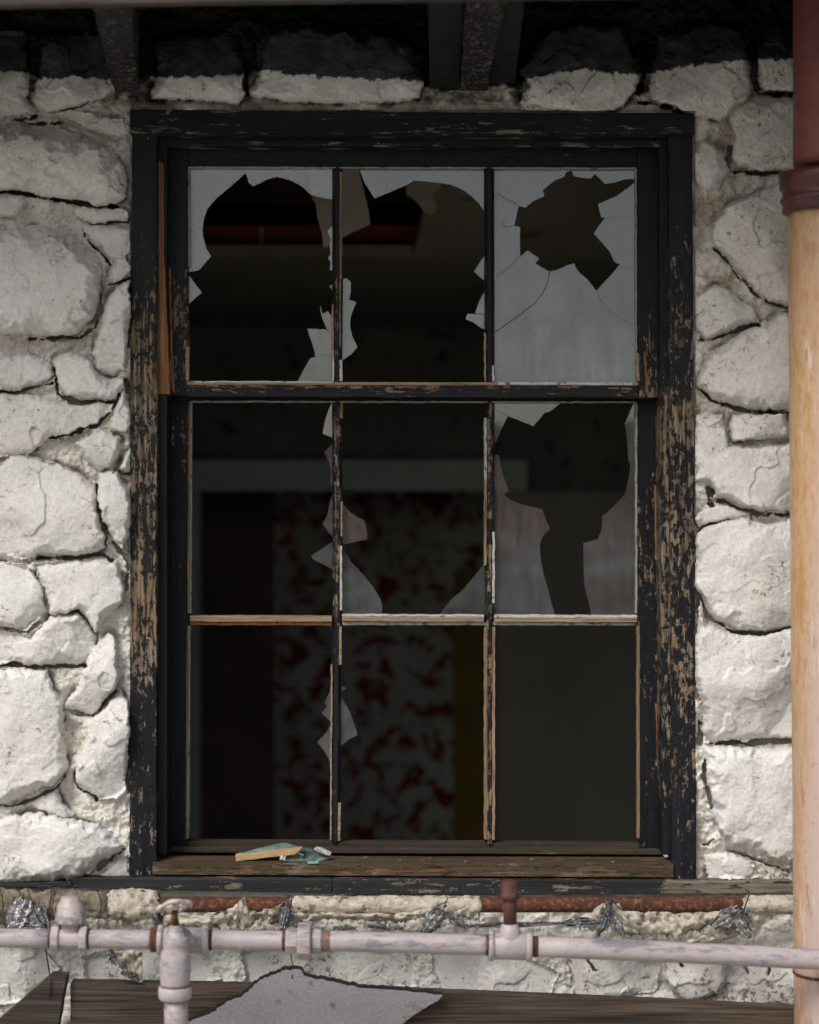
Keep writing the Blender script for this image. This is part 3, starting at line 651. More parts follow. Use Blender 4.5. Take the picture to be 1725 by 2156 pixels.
# strips of bare rebate beside the glass
def strips(parent, items):
    for nm, mi, rows in items:
        mb = MB()
        for q, d in rows: mb.quad_board(q, d, d + .016, 8, .2, .9, 0, int(q[0][1]) % 19)
        mb.build(nm, M[mi], parent, bevel=.0008)
strips(lsash, [('bare_rebate', 'rebatewood', [([(397,846),(402,846),(400,1292),(395,1292)], LS-.002), ([(394,1318),(399,1318),(396,1765),(390,1765)], LS-.002), ([(1341,1318),(1347,1318),(1348,1766),(1342,1766)], LS-.002)]),
               ('rebate_putty', 'puttyg', [([(402,846),(404,846),(402.5,1292),(400.5,1292)], LS-.003), ([(1339,850),(1342.5,850),(1342.5,1292),(1339.5,1292)], LS-.003), ([(399,1318),(400.5,1318),(398,1765),(396,1765)], LS-.003), ([(402,843.5),(1340,845),(1340,848),(402,847)], LS-.003)])])
strips(usash, [('bare_rebate', 'barepale', [([(391,730),(398,728),(398,800),(391,800)], US-.002), ([(1340,740),(1346,745),(1347,802),(1340,802)], US-.002)]),
               ('rebate_putty', 'puttyg', [([(396,352),(398.5,352),(399.5,560),(397,560)], US-.002), ([(398,350),(1340,352.5),(1340,355),(398,352.5)], US-.002), ([(1338.5,356),(1341,356),(1341.5,740),(1339,740)], US-.002)])])
# flakes of bare wood standing out on the stiles
def streaks(parent, name, mat, rows, d):
    mb = MB(); rr = random.Random(len(rows))
    for (x0, x1, y0, y1) in rows:
        w_ = x1 - x0; a = rr.uniform(-.3, .3) * w_
        mb.quad_board([(x0 + a, y0), (x1 - w_ * .3 + a, y0 + 6), (x1, y1), (x0 + w_ * .25, y1 - 8)], d - .0007, d + .003, 8, 0, 1.8, 0, int(y0) % 23)
    mb.build(name, mat, parent)
streaks(usash, 'bare_streak', M['barewood'], [(356,362,560,690),(360,368,690,830),(366,370,640,700),(1358,1364,740,830),(1366,1370,690,745),(1390,1397,700,760),(1392,1399,760,834)], US)
streaks(lsash, 'bare_streak', M['barewood'], [(1391,1397,885,960),(1391,1398,970,1090),(1378,1383,1020,1180),(1384,1390,1100,1230),(1392,1399,1180,1400),(1386,1391,1230,1330),(1382,1392,1480,1620),(1391,1401,1400,1600),(1384,1389,1600,1690),(347,351,930,985),(354,357,925,950),(351,354,1110,1180),(352,355,1200,1260)], LS)
mb = MB()
mb.quad_board([(345,1803),(1402,1808),(1412,1819),(325,1816)], .050, .058, 9, .22, .5, 0, 3, -.022)
mb.quad_board([(340,1806),(1404,1811),(1404,1832),(340,1828)], .057, .15, 30, .2, 0, 0, 4)
mb.quad_board([(322,1815.5),(1418,1819),(1419,1847),(322,1841)], -.026, .05, 9, pw([(1815,.30),(1830,.58),(1850,.50)], .3, 4), .8, 0, 5)
mb.quad_board([(331,1790),(352,1790),(345,1812),(328,1814)], .03, .06, 9, .1, .5, 0, 6)
mb.build('sill', M['sillwood'], win, bevel=.002)
mb = MB()
mb.quad_board([(150,1848),(700,1850),(700,1881),(150,1870)], -.040, .05, 9, pw([(1848,.30),(1885,.36)], .26, 3), 1.2, 0, 12)
mb.quad_board([(700,1850),(1668,1856),(1700,1881),(700,1887)], -.040, .05, 9, lambda X, Y: .34 + (.30 if X > 1400 else 0) + .3 * n1(X, Y, 70, 2), 1.2, 0, 13)
mb.quad_board([(-80,1866),(150,1856),(150,1867),(-80,1872)], -.046, .02, 9, .3, 1.2, 0, 14)
mb.build('apron_board', mat_wood('apron_paint', 'H', black=(.016, .016, .017), bareA=(.11, .085, .06), bareB=(.19, .155, .115), fleck=.7, rough=.65), win, bevel=.002)

# ------------------------------------------------------------------ glass still in the frame
def Z(x0, y0, pts, s=3.905): return [(x0 + x / s, y0 + y / s) for x, y in pts]
def roughen(poly, amp, seed, keep=None):
    out = []; n = len(poly)
    for i in range(n):
        a, b = poly[i], poly[(i + 1) % n]; L = math.hypot(b[0] - a[0], b[1] - a[1]); k = max(1, int(L / 5))
        nxv, nyv = -(b[1] - a[1]) / (L + 1e-9), (b[0] - a[0]) / (L + 1e-9)
        straight = L > 60 and (abs(b[0] - a[0]) < 4 or abs(b[1] - a[1]) < 6)
        for j in range(k):
            t = j / k; o = 0 if (j == 0 or straight) else n1(a[0] + t * 70 + i * 31, a[1], 9, seed) * amp
            out.append((a[0] + (b[0] - a[0]) * t + nxv * o, a[1] + (b[1] - a[1]) * t + nyv * o))
    return out
def glass(mb, outer, holes, d, tilt=(0, 0), th=.003, seed=0, fill=0, edge=1):
    loops = [roughen(outer, .9, seed)] + [roughen(h, .9, seed + 5) for h in holes]
    cx = sum(p[0] for p in outer) / len(outer); cy = sum(p[1] for p in outer) / len(outer)
    flat = [p for l in loops for p in l]; n = len(flat)
    tri = tessellate_polygon([[Vector((p[0], p[1], 0)) for p in l] for l in loops])
    def dep(p): return d + (p[0] - cx) / 1000 * tilt[0] + (p[1] - cy) / 1000 * tilt[1]
    vf = [Wp(p[0], p[1], dep(p)) for p in flat]; vb = [(v[0], v[1] + th, v[2]) for v in vf]
    mb.add(vf + vb, [tuple(t) for t in tri] + [tuple(n + i for i in t[::-1]) for t in tri], fill)
    F = []; b = 0
    for l in loops:
        k = len(l)
        for i in range(k): F.append((b + i, b + (i + 1) % k, n + b + (i + 1) % k, n + b + i))
        b += k
    mb.add(vf + vb, F, edge)
def crack(mb, pts, d, wd=.8, mi=2):
    P = roughen(pts + pts[-2:0:-1], 0, 1)[:0] or pts
    Q = []
    for a, b in zip(P[:-1], P[1:]):
        for j in range(4): t = j / 4; Q.append((a[0] + (b[0] - a[0]) * t, a[1] + (b[1] - a[1]) * t))
    Q.append(P[-1]); V = []
    for i, q in enumerate(Q):
        a, b = Q[max(i - 1, 0)], Q[min(i + 1, len(Q) - 1)]; L = math.hypot(b[0] - a[0], b[1] - a[1]) + 1e-9
        nx, ny = -(b[1] - a[1]) / L * wd / 2, (b[0] - a[0]) / L * wd / 2
        V += [Wp(q[0] + nx, q[1] + ny, d - .0004), Wp(q[0] - nx, q[1] - ny, d - .0004), Wp(q[0] - nx, q[1] - ny, d + .0034), Wp(q[0] + nx, q[1] + ny, d + .0034)]
    F = []
    for i in range(len(Q) - 1):
        for k in range(4): F.append((i * 4 + k, i * 4 + (k + 1) % 4, i * 4 + 4 + (k + 1) % 4, i * 4 + 4 + k))
    mb.add(V, F, mi)
AX, BX, CX = 345.1, 655.6, 1000.7; Y1, Y2, Y3 = 310.5, 814.4, 1297.4
UG, LG = US + .012, LS + .012
GM = lambda k: [M[k], M['edge'], M['crack']]
def pane(parent, k, shards, d, label, cracks=(), seed=0):
    mb = MB()
    for i, sh in enumerate(shards):
        holes = []
        if isinstance(sh, tuple): sh, holes = sh
        rr = random.Random(seed * 13 + i); glass(mb, sh, holes, d, (rr.uniform(-.015, .015), rr.uniform(-.012, .012)), .0028, seed + i)
    for c in cracks: crack(mb, c[0], d + .0, c[1] if len(c) > 1 else .8)
    o = mb.build('broken_pane', GM(k), parent); o['label'] = label; return o
pane(usash, 'glass_sky_dust', [
 Z(AX, Y1, [(205,150),(1395,160),(1395,430),(1290,410),(1215,390),(1190,370),(1130,315),(1040,270),(932,240),(860,258),(790,295),(730,318),(695,285),(690,255),(672,210),(540,330),(430,420),(360,500),(330,590),(318,670),(325,740),(350,830),(388,895),(290,1008),(212,1025),(200,1028)]),
 Z(AX, Y1, [(1396,630),(1386,640),(1345,690),(1375,760),(1362,800),(1372,870),(1350,910),(1372,950),(1362,1005),(1396,1018)]),
 Z(AX, Y1, [(1362,1140),(1400,1115),(1398,1195)]), Z(AX, Y1, [(200,1050),(214,1060),(312,1192),(200,1290)]),
 Z(AX, Y1, [(1288,1300),(1305,1365),(1350,1345),(1396,1410),(1396,1565),(1340,1490),(1300,1400),(1285,1330)]),
 Z(AX, Y1, [(1180,1490),(1335,1495),(1396,1562),(1396,1678),(1245,1725),(1235,1660),(1210,1580),(1190,1530)]),
 Z(AX, Y1, [(1205,1732),(1396,1682),(1396,1945),(1090,1950),(1110,1900),(1160,1810)])], UG, 'pane with a large round hole and shards clinging to its right side', seed=1)
pane(usash, 'glass_sky_dust', [
 Z(BX, Y1, [(395,175),(1425,180),(1425,530),(1380,460),(1320,400),(1240,345),(1150,305),(1050,290),(960,280),(840,272),(800,300),(700,345),(600,385),(520,418),(490,370),(440,290)]),
 Z(BX, Y1, [(1425,885),(1337,1018),(1380,1060),(1425,1092)]), Z(BX, Y1, [(1425,1180),(1380,1270),(1345,1362),(1425,1372)]),
 Z(BX, Y1, [(1285,1366),(1425,1374),(1425,1496),(1390,1480),(1330,1435),(1272,1415),(1272,1395)]),
 Z(BX, Y1, [(262,1080),(288,1075),(325,1105),(325,1185),(310,1250),(372,1272),(345,1330),(322,1400),(320,1480),(340,1560),(380,1640),(340,1690),(255,1752)])], UG, 'pane with only its top edge and side shards left',
 [(Z(BX, Y1, [(840,272),(890,210)]), .4)], seed=2)
pane(usash, 'glass_sky_dust', [(Z(CX, Y1, [(145,172),(1338,172),(1340,1942),(145,1938)]),
 [Z(CX, Y1, [(555,355),(600,315),(660,268),(735,240),(745,205),(795,186),(810,235),(870,248),(950,255),(985,215),(1070,300),(1150,288),(1230,262),(1300,258),(1320,276),(1260,330),(1160,400),(1010,465),(1038,575),(1070,577),(1020,640),(975,705),(1050,790),(1110,860),(1140,935),(1188,962),(1120,1045),(995,1178),(930,1090),(860,1030),(830,990),(815,952),(750,970),(690,1000),(612,1020),(550,985),(495,952),(527,912),(432,845),(370,895),(368,760),(372,655),(322,642),(358,480),(412,495),(480,440),(568,400),(568,380)])])],
 UG, 'nearly whole dusty pane with a jagged star shaped hole',
 [(Z(CX, Y1, [(612,1020),(600,1100),(560,1190),(490,1280),(350,1390),(158,1522)]), 1.3), (Z(CX, Y1, [(995,1178),(1030,1250),(1110,1350),(1200,1405),(1330,1475)]), .7),
  (Z(CX, Y1, [(1140,935),(1230,985),(1330,1022)]), .7), (Z(CX, Y1, [(358,480),(260,425),(170,365)]), .45), (Z(CX, Y1, [(322,642),(250,655),(215,600)]), .5), (Z(CX, Y1, [(1070,577),(1160,570),(1270,583)]), .6), (Z(CX, Y1, [(370,895),(270,990),(170,1065)]), .4)], seed=3)
pane(lsash, 'glass', [
 Z(AX, Y2, [(1400,105),(1385,118),(1355,190),(1325,280),(1305,385),(1400,422)]), Z(AX, Y2, [(1400,450),(1320,540),(1355,620),(1378,700),(1365,795),(1400,825)]),
 Z(AX, Y2, [(1400,870),(1385,890),(1358,970),(1345,1050),(1305,1125),(1350,1190),(1400,1250)]), Z(AX, Y2, [(1400,1262),(1300,1330),(1212,1388),(1222,1415),(1320,1465),(1400,1506)])], LG, 'empty pane opening with pointed slivers along its right bar', seed=4)
pane(lsash, 'glass', [
 Z(BX, Y2, [(250,950),(265,965),(320,1030),(385,1075),(438,1098),(458,1180),(460,1255),(380,1270),(250,1302)]),
 Z(BX, Y2, [(250,1325),(330,1440),(440,1560),(520,1660),(578,1765),(584,1880),(250,1880)]), Z(BX, Y2, [(1432,1445),(1330,1570),(1240,1675),(1170,1730),(1100,1810),(1050,1880),(1432,1880)])], LG, 'pane broken away in a V with pieces in both lower corners', seed=5)
pane(lsash, 'glass', [
 Z(CX, Y2, [(158,112),(712,112),(710,125),(660,170),(610,205),(570,215),(480,322),(270,240),(158,186)]), Z(CX, Y2, [(158,188),(268,242),(240,300),(200,380),(158,480)]),
 Z(CX, Y2, [(158,556),(195,565),(205,650),(240,760),(277,860),(235,885),(300,935),(400,970),(555,1005),(580,1090),(615,1170),(560,1220),(530,1300),(540,1430),(570,1570),(610,1710),(658,1885),(158,1885)]),
 Z(CX, Y2, [(1342,130),(1300,145),(1228,305),(1248,400),(1262,620),(1280,630),(1270,720),(1235,880),(1210,910),(1150,970),(1090,1030),(1048,1060),(1040,1180),(1010,1255),(960,1265),(890,1285),(892,1450),(900,1640),(930,1750),(958,1885),(1342,1885)])],
 LG, 'pane with a tall keyhole shaped gap between two brown reflecting pieces', [(Z(CX, Y2, [(1210,910),(1330,990)]), .4)], seed=6)
pane(lsash, 'glass', [
 Z(AX, Y3, [(1400,560),(1385,580),(1318,710),(1342,735),(1298,795),(1400,890)]), Z(AX, Y3, [(1400,860),(1378,880),(1330,960),(1262,1035),(1330,1120),(1400,1270)]), Z(AX, Y3, [(1352,60),(1400,60),(1400,150),(1380,130)])], LG, 'empty lower opening with jagged slivers on its right bar', seed=7)
pane(lsash, 'glass', [Z(BX, Y3, [(240,560),(288,598),(240,625)]), Z(BX, Y3, [(240,660),(255,680),(320,790),(350,880),(380,975),(310,1010),(240,1072)])], LG, 'empty lower middle opening with one dusty sliver on its left bar', seed=8)

# ------------------------------------------------------------------ debris on the sill
def slab(mb, pts, z, th, mi=0, tilt=0.0):
    """horizontal plate; pts world (x, y)"""
    n = len(pts); cx = sum(p[0] for p in pts) / n; cy = sum(p[1] for p in pts) / n
    top = [(x, y, z + th + (x - cx) * tilt + (y - cy) * .12) for x, y in pts]; bot = [(x, y, z + (x - cx) * tilt + (y - cy) * .12) for x, y in pts]
    mb.add(top + bot, [tuple(range(n)), tuple(n + i for i in range(n))[::-1]] + [(i, n + i, n + (i + 1) % n, (i + 1) % n) for i in range(n)], mi)
# a long sliver lying on a splinter of pale wood
zz = Wp(0, 1815, -.02)[2]
px = lambda X, d: Wp(X, 0, d)[0]
mb = MB(); mb.quad_board([(495,1801),(636,1786),(622,1799),(497,1814)], -.012, .012, 8, 0, .8, 0, 4)
mb.build('wood_splinter', mat_noise('raw_yellow_wood', (.34, .22, .10), (.46, .31, .16), 60, .8), None, bevel=.001, loc=Wp(560, 1812, 0))
so_ = [o for o in C.objects if o.name == 'wood_splinter'][0]; tag(so_, 'pale yellow splinter of wood lying on the sill under a glass sliver', 'wood splinter')
def shard(name, pts, d0, d1f, label):
    loop = roughen(pts, .6, 3); n = len(loop)
    lo = min(p[1] for p in loop); hi = max(p[1] for p in loop)
    top = [Wp(x, y, d0 + (hi - y) / (hi - lo + 1e-6) * d1f) for x, y in loop]; bot = [(p[0], p[1] + .0008, p[2] - .0032) for p in top]
    mb = MB(); mb.add(top + bot, [tuple(range(n)), tuple(n + i for i in range(n))[::-1]], 0); mb.add(top + bot, [(i, n + i, n + (i + 1) % n, (i + 1) % n) for i in range(n)], 1)
    o = mb.build(name, [M['glass_sill'], M['edge']], None, loc=Wp(pts[0][0], pts[0][1], d0)); return tag(o, label, 'glass shard', 'glass shards on the sill')
shard('glass_shard', [(497,1800),(540,1787),(590,1775),(602,1774),(640,1785),(630,1792),(560,1796)], -.010, .05, 'long narrow glass shard resting on the pale wood splinter')
shard('glass_shard', [(596,1812),(612,1800),(640,1784),(668,1790),(700,1802),(672,1812),(636,1815)], -.012, .05, 'smaller grey glass shard lying flat on the sill right of the splinter')
def lump(name, X, Y, d, rx, rz, mat, label, cat, seed=1, ry=None, rot=0.0, group=None):
    V = []; F = []; nu, nv = 14, 9; c = Vector(Wp(X, Y, d)); ry = ry or (rx + rz) / 2
    for j in range(nv + 1):
        ph = math.pi * j / nv
        for i in range(nu):
            th = 2 * math.pi * i / nu; q = Vector((math.cos(th) * math.sin(ph), math.sin(th) * math.sin(ph), math.cos(ph)))
            q = Vector([math.copysign(abs(t) ** .5, t) for t in q]); r = 1 + n1(q.x * 20 + q.y * 31 + seed * 50, q.z * 25, 12, seed) * .6
            x_, z_ = q.x * rx * r, q.z * rz * r
            V.append(c + Vector((x_ * math.cos(rot) - z_ * math.sin(rot), q.y * ry * r, x_ * math.sin(rot) + z_ * math.cos(rot))))
    for j in range(nv):
        for i in range(nu): F.append((j * nu + i, j * nu + (i + 1) % nu, (j + 1) * nu + (i + 1) % nu, (j + 1) * nu + i))
    mb = MB(); mb.add(V, F); o = mb.build(name, mat, None, loc=tuple(c - Vector((0, 0, rz)))); return tag(o, label, cat, group)
lump('putty_chip', 681, 1792, .0, .0165, .0042, M['putty'], 'long white putty chip propped on the sill by the glass shards', 'putty chip', 2, rot=-.38)
lump('putty_chip', 596, 1806, -.022, .006, .0045, M['putty'], 'small white putty crumb at the foot of the long glass shard', 'putty chip', 4)
lump('putty_chip', 660, 1816, -.024, .011, .0022, mat_noise('teal_crumb', (.2, .3, .29), (.42, .5, .48), 80, .5), 'flat greenish crumb near the front edge of the sill', 'putty chip', 5)

for k, (X, Y, rr_) in enumerate([(770,1803,.004),(842,1808,.0035),(905,1804,.004),(980,1811,.003),(1120,1806,.004),(1290,1812,.0045),(455,1812,.003),(1240,1814,.003)]):
    lump('paint_flake', X, Y + 3, .02 - (Y - 1803) * .004, rr_, .0012, M['clothd'], 'tiny pale paint flake lying on the brown sill', 'paint flake', 20 + k, group='paint flakes scattered along the sill')
# ------------------------------------------------------------------ eave with rafters
eave = empty('roof_eave', Wp(862, 0, 0), 'dark roof eave with projecting rafters along the top', 'eave')
mb = MB()
ex0, ex1 = -3.4, 3.4
def slabz(mb, x0, x1, ya, za, yb, zb_, th, mi=0):
    v = [(x0, ya, za), (x1, ya, za), (x1, yb, zb_), (x0, yb, zb_)]; t = [(a, b, c + th) for a, b, c in v]
    mb.add(v + t, [(0, 1, 2, 3), (4, 7, 6, 5), (0, 4, 5, 1), (1, 5, 6, 2), (2, 6, 7, 3), (3, 7, 4, 0)], mi)
ZE = CZ + 1.0
for k in range(6):
    ya = -.66 + k * .125; slabz(mb, ex0, ex1, ya, ZE + .01 + k * .018, ya + .122, ZE + .028 + k * .018, .02)
mb.build('soffit_board', M['soffit'], eave)
mb = MB(); slabz(mb, ex0, ex1, -.70, ZE + .045, .6, ZE + .26, .05); mb.build('roof_deck', M['soffit'], eave)
mb = MB(); mb.quad_board([(-900,26),(930,-3),(930,-60),(-900,-60)], -.665, -.64, 30, 0, 1, 0, 4)
mb.quad_board([(930,-3),(2600,-30),(2600,-70),(930,-60)], -.665, -.64, 30, 0, 1, 0, 5)
mb.build('fascia_board', M['fascia'], eave, bevel=.002)
def rafter(a, b, dpt, wearv, seed, end=0.0):
    """a: (X left, X right, Y underside) where it meets the wall; b: the same at the eave edge; both depth"""
    mb = MB(); V = []; wr = []; n = 26
    for i in range(n):
        t = i / (n - 1); d = a[3] + (b[3] - a[3]) * t
        L, R, Yb = a[0] + (b[0] - a[0]) * t, a[1] + (b[1] - a[1]) * t, a[2] + (b[2] - a[2]) * t
        jl, jr = n1(t * 300, 1, 20, seed) * 7 * end, n1(t * 300, 50, 18, seed) * 9 * end
        p = Vector(Wp(L + jl, Yb, d)); q = Vector(Wp(R + jr, Yb, d))
        V += [p, q, q + Vector((0, 0, dpt)), p + Vector((0, 0, dpt))]; wr += [wearv(t) if callable(wearv) else wearv] * 4
    F = [(0, 1, 2, 3), tuple((n - 1) * 4 + k for k in (3, 2, 1, 0))]
    for i in range(n - 1):
        for k in range(4): F.append((i * 4 + k, i * 4 + (k + 1) % 4, i * 4 + 4 + (k + 1) % 4, i * 4 + 4 + k))
    mb.add(V, F, 0, wr); return mb.build('rafter', M['rafter'], eave, bevel=.002)
rafter((243, 292, 200, .0), (193, 276, 6, -.63), .15, lambda t: .50 if t < .2 else .40, 3, .5)
rafter((905, 965, 190, .0), (902, 978, 8, -.55), .15, .12, 5)
rafter((968, 1026, 192, -.05), (984, 1068, -8, -.64), .15, .42, 7, 1.3)
rafter((1032, 1084, 180, .0), (1040, 1104, 8, -.55), .15, .10, 9)
rafter((1740, 1800, 195, .0), (1850, 1930, 8, -.6), .15, .3, 11)
rafter((-160, -100, 200, .0), (-250, -180, 8, -.6), .15, .3, 13)

# ------------------------------------------------------------------ downpipe on the right
dp = empty('downpipe', Wp(1735, 2600, -.20), 'thick vertical drain pipe, dark red above a collar and rusty cream below', 'drain pipe')
DD = -.20
def V_(X, Y, d=DD): return Vector(Wp(X, Y, d))
sR = (CD + DD) / CD / 1000
mb = MB(); tube(mb, [V_(1738 + n1(y, 0, 200, 3), y) for y in range(-60, 372, 24)], [67 * sR] * 18, 40); mb.build('upper_pipe', M['oxide'], dp, True)
mb = MB(); lathe(mb, V_(1738, 362), V_(1738, 450), [(0, 68 * sR), (.02, 92 * sR), (.10, 96 * sR), (.40, 95 * sR), (.44, 90 * sR), (.60, 88 * sR), (.64, 93 * sR), (.70, 94 * sR), (.76, 90 * sR), (.80, 88 * sR), (.96, 90 * sR), (1, 78 * sR)], 48)
mb.build('pipe_collar', M['oxided'], dp, True)
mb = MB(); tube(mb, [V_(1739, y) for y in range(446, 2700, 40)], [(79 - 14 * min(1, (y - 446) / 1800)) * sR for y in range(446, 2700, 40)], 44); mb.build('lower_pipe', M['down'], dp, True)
mb = MB(); lathe(mb, V_(1739, 2044), V_(1739, 2052), [(0, 66 * sR), (.3, 69 * sR), (.7, 69 * sR), (1, 66 * sR)], 44); mb.build('joint_ring', M['rust'], dp, True)

# ------------------------------------------------------------------ pale water pipe with valves and tap
PD = -.315
def pyc(X): return float(np.interp(X, [-400, 0, 300, 740, 1074, 1428, 1725, 2300], [1966, 1975, 1978, 1982, 1991, 2005, 2020, 2049]))
def Q(X, dy=0.0, d=PD): return Vector(Wp(X, pyc(X) + dy, d))
s3 = (CD + PD) / CD / 1000
wp_ = empty('water_pipe', Q(862), 'pale chalky pink water pipe with valve, tap and fittings crossing below the window', 'water pipe')
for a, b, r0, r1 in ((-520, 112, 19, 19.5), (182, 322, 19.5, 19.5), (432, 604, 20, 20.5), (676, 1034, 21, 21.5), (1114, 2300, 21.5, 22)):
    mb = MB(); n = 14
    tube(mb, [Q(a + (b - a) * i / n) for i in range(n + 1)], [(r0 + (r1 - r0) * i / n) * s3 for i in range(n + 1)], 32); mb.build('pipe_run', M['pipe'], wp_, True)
def ring(parent, X0, X1, r, mat='pipe', name='collar', n=32, phase=0.0, wear=0.0, smooth=True, dd=PD, bev=.12):
    mb = MB(); p0, p1 = Q(X0, 0, dd), Q(X1, 0, dd); L = (p1 - p0)
    prof = [(0, r * .93), (bev, r), (1 - bev, r), (1, r * .93)]
    tube(mb, [p0 + L * t for t, _ in prof], [q * s3 for _, q in prof], n, wear=wear, phase=phase)
    return mb.build(name, M[mat], parent, smooth and n > 10, bevel=0 if n > 10 else .0012)
# gate valve
def gate_valve():
    mb = MB(); p = Q(148); lathe(mb, Q(116), Q(180), [(0, 22 * s3), (.2, 23 * s3), (.5, 25 * s3), (.8, 23 * s3), (1, 22 * s3)], 28)
    top = lambda y, r: (y, r)
    c = lambda y: Vector(Wp(149, y, PD))
    yy = [(1996,17),(1990,21),(1965,20),(1945,21),(1943,30),(1921,31.5),(1920,29),(1907,28.5),(1903,25),(1899,23),(1897,21.5),(1891,20.5),(1888,17),(1886,10)]
    lathe(mb, c(1996), c(1886), [((1996 - y) / 110, q * s3) for y, q in yy], 28)
    o = mb.build('gate_valve', M['pipe'], wp_, True)
    ring(o, 110, 127, 31, name='hex_end', n=8, phase=.39); ring(o, 169, 186, 31, name='hex_end', n=8, phase=.39)
    mb = MB(); lathe(mb, c(1942), c(1922), [(0, 29 * s3), (.1, 32 * s3), (.9, 32 * s3), (1, 29 * s3)], 8, phase=.2); mb.build('bonnet_flange', M['pipe'], o, False, .0012)
gate_valve()
ring(wp_, 184, 190, 21, 'rust', 'rusty_thread'); ring(wp_, 104, 110, 21, 'rust', 'rusty_thread')
ring(wp_, 318, 336, 26, 'rust', 'rusty_nipple')
# tee carrying the tap
t_ = ring(wp_, 334, 436, 26, name='tee_fitting'); ring(t_, 426, 441, 32, name='tee_rim'); ring(t_, 333, 345, 31, name='tee_rim')
ring(wp_, 441, 448, 21.5, 'rust', 'rusty_thread')
mb = MB(); lathe(mb, Vector(Wp(378, 1982, PD)), Vector(Wp(376, 1988, PD - .075)), [(0, 24 * s3), (.55, 26 * s3), (.56, 33 * s3), (.78, 33 * s3), (.8, 24 * s3), (1, 20 * s3)], 30); mb.build('tap_shank', M['pipe'], wp_, True)
def tap():
    TD = PD - .085; c = lambda X, y, d=TD: Vector(Wp(X, y, d)); st = (CD + TD) / CD / 1000
    mb = MB()
    tube(mb, [c(370, 1951), c(370, 1956), c(370, 1972), c(370, 1973), c(370, 1976), c(370, 1990), c(370, 1994), c(370, 2004), c(370, 2022), c(370, 2044), c(369, 2066), c(369, 2080)],
         [r * st for r in (15, 18, 20, 26, 27, 27, 25, 30, 32, 32, 31, 30)], 32)
    o = mb.build('tap', M['pipe'], wp_, True)
    mb = MB(); lathe(mb, c(370, 1948), c(370, 1973), [(0, 12 * st), (.3, 15 * st), (.35, 16 * st), (.9, 22 * st), (1, 22 * st)], 6); mb.build('bonnet_nut', M['pipe'], o, False, .001)
    mb = MB(); tube(mb, [c(368, 1912), c(368, 1930), c(369, 1950)], [7 * st, 7 * st, 9 * st], 16); mb.build('stem', M['rust'], o, True)
    mb = MB(); lathe(mb, c(369, 2076), c(369, 2104), [(0, 31 * st), (.1, 35 * st), (.85, 35 * st), (1, 31 * st)], 36); mb.build('outlet_collar', M['pipe'], o, True)
    mb = MB(); tube(mb, [c(371, y) for y in range(2100, 2620, 40)], 25 * st, 32); mb.build('outlet_pipe', M['pipe'], o, True)
    for yy, rr_ in ((2074, 31.4), (2003, 28.5)):
        mb = MB(); tube(mb, [c(369.5, yy - 1.6), c(369.5, yy), c(369.5, yy + 1.6)], [rr_ * st * .97, rr_ * st * 1.02, rr_ * st * .97], 30); mb.build('rusty_seam', M['rust'], o, True)
    # wheel handle: a tilted rim with a hub and four spokes
    mb = MB(); h = c(368, 1909); R = 31 * st; ti = math.radians(30)
    def hp(a, r, z=0.0): return h + Vector((math.cos(a) * r, math.sin(a) * r * math.cos(ti) - z * math.sin(ti), z * math.cos(ti) - math.sin(a) * r * math.sin(ti) + math.cos(a) * r * .18))
    rim = [hp(2 * math.pi * k / 40, R * (1 + .10 * math.cos(8 * math.pi * k / 40))) for k in range(41)]; tube(mb, rim, 5.0 * st, 10, caps=False)
    for k in range(4): tube(mb, [hp(math.pi / 2 * k, 0), hp(math.pi / 2 * k, R * 1.04)], [5 * st, 3.4 * st], 8)
    tube(mb, [hp(0, 0, -.006), hp(0, 0, .008)], 9 * st, 12); mb.build('handle', mat_noise('worn_handle_paint', (.46, .41, .37), (.56, .52, .48), 60, .6, third=(.17, .09, .055), tscale=70, tr=(.54, .62)), o, True)
tap()
# union
u_ = ring(wp_, 602, 628, 28, name='union_coupling', n=8, phase=.2); ring(u_, 627, 656, 39, name='union_nut', n=8, phase=.5, bev=.08); ring(u_, 655, 678, 27, name='union_end', n=8, phase=.3)
ring(wp_, 595, 603, 22, 'rust', 'rusty_thread')
mb = MB()
for k in range(6): X = 678 + k * 3; tube(mb, [Q(X), Q(X + 1.5), Q(X + 3)], [21.2 * s3, 22.3 * s3, 21.2 * s3], 28, wear=.8)
mb.build('rusty_thread', M['pipe'], wp_, True)
# right tee and the rusty riser with its cap
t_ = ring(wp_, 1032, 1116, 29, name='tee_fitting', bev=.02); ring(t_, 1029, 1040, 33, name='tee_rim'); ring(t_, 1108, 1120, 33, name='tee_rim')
mb = MB(); lathe(mb, Q(1074, 0), Q(1074, -46), [(0, 24 * s3), (.5, 24 * s3), (.8, 21 * s3), (.95, 17 * s3), (1, 14 * s3)], 28); mb.build('tee_neck', M['pipe'], t_, True)
ring(wp_, 1120, 1134, 22, 'rust', 'rusty_thread'); ring(wp_, 1022, 1030, 22, 'rust', 'rusty_thread')
mb = MB(); tube(mb, [Q(1074, -42), Q(1074, -80), Q(1074, -118)], 14 * s3, 24, rough=.04); mb.build('riser', M['rustd'], wp_, True)
mb = MB(); lathe(mb, Q(1073, -98), Q(1073, -138), [(0, 16 * s3), (.06, 21 * s3), (.28, 21 * s3), (.32, 18 * s3), (.75, 18.5 * s3), (.92, 17 * s3), (1, 11 * s3)], 28); mb.build('riser_cap', M['rustd'], wp_, True)

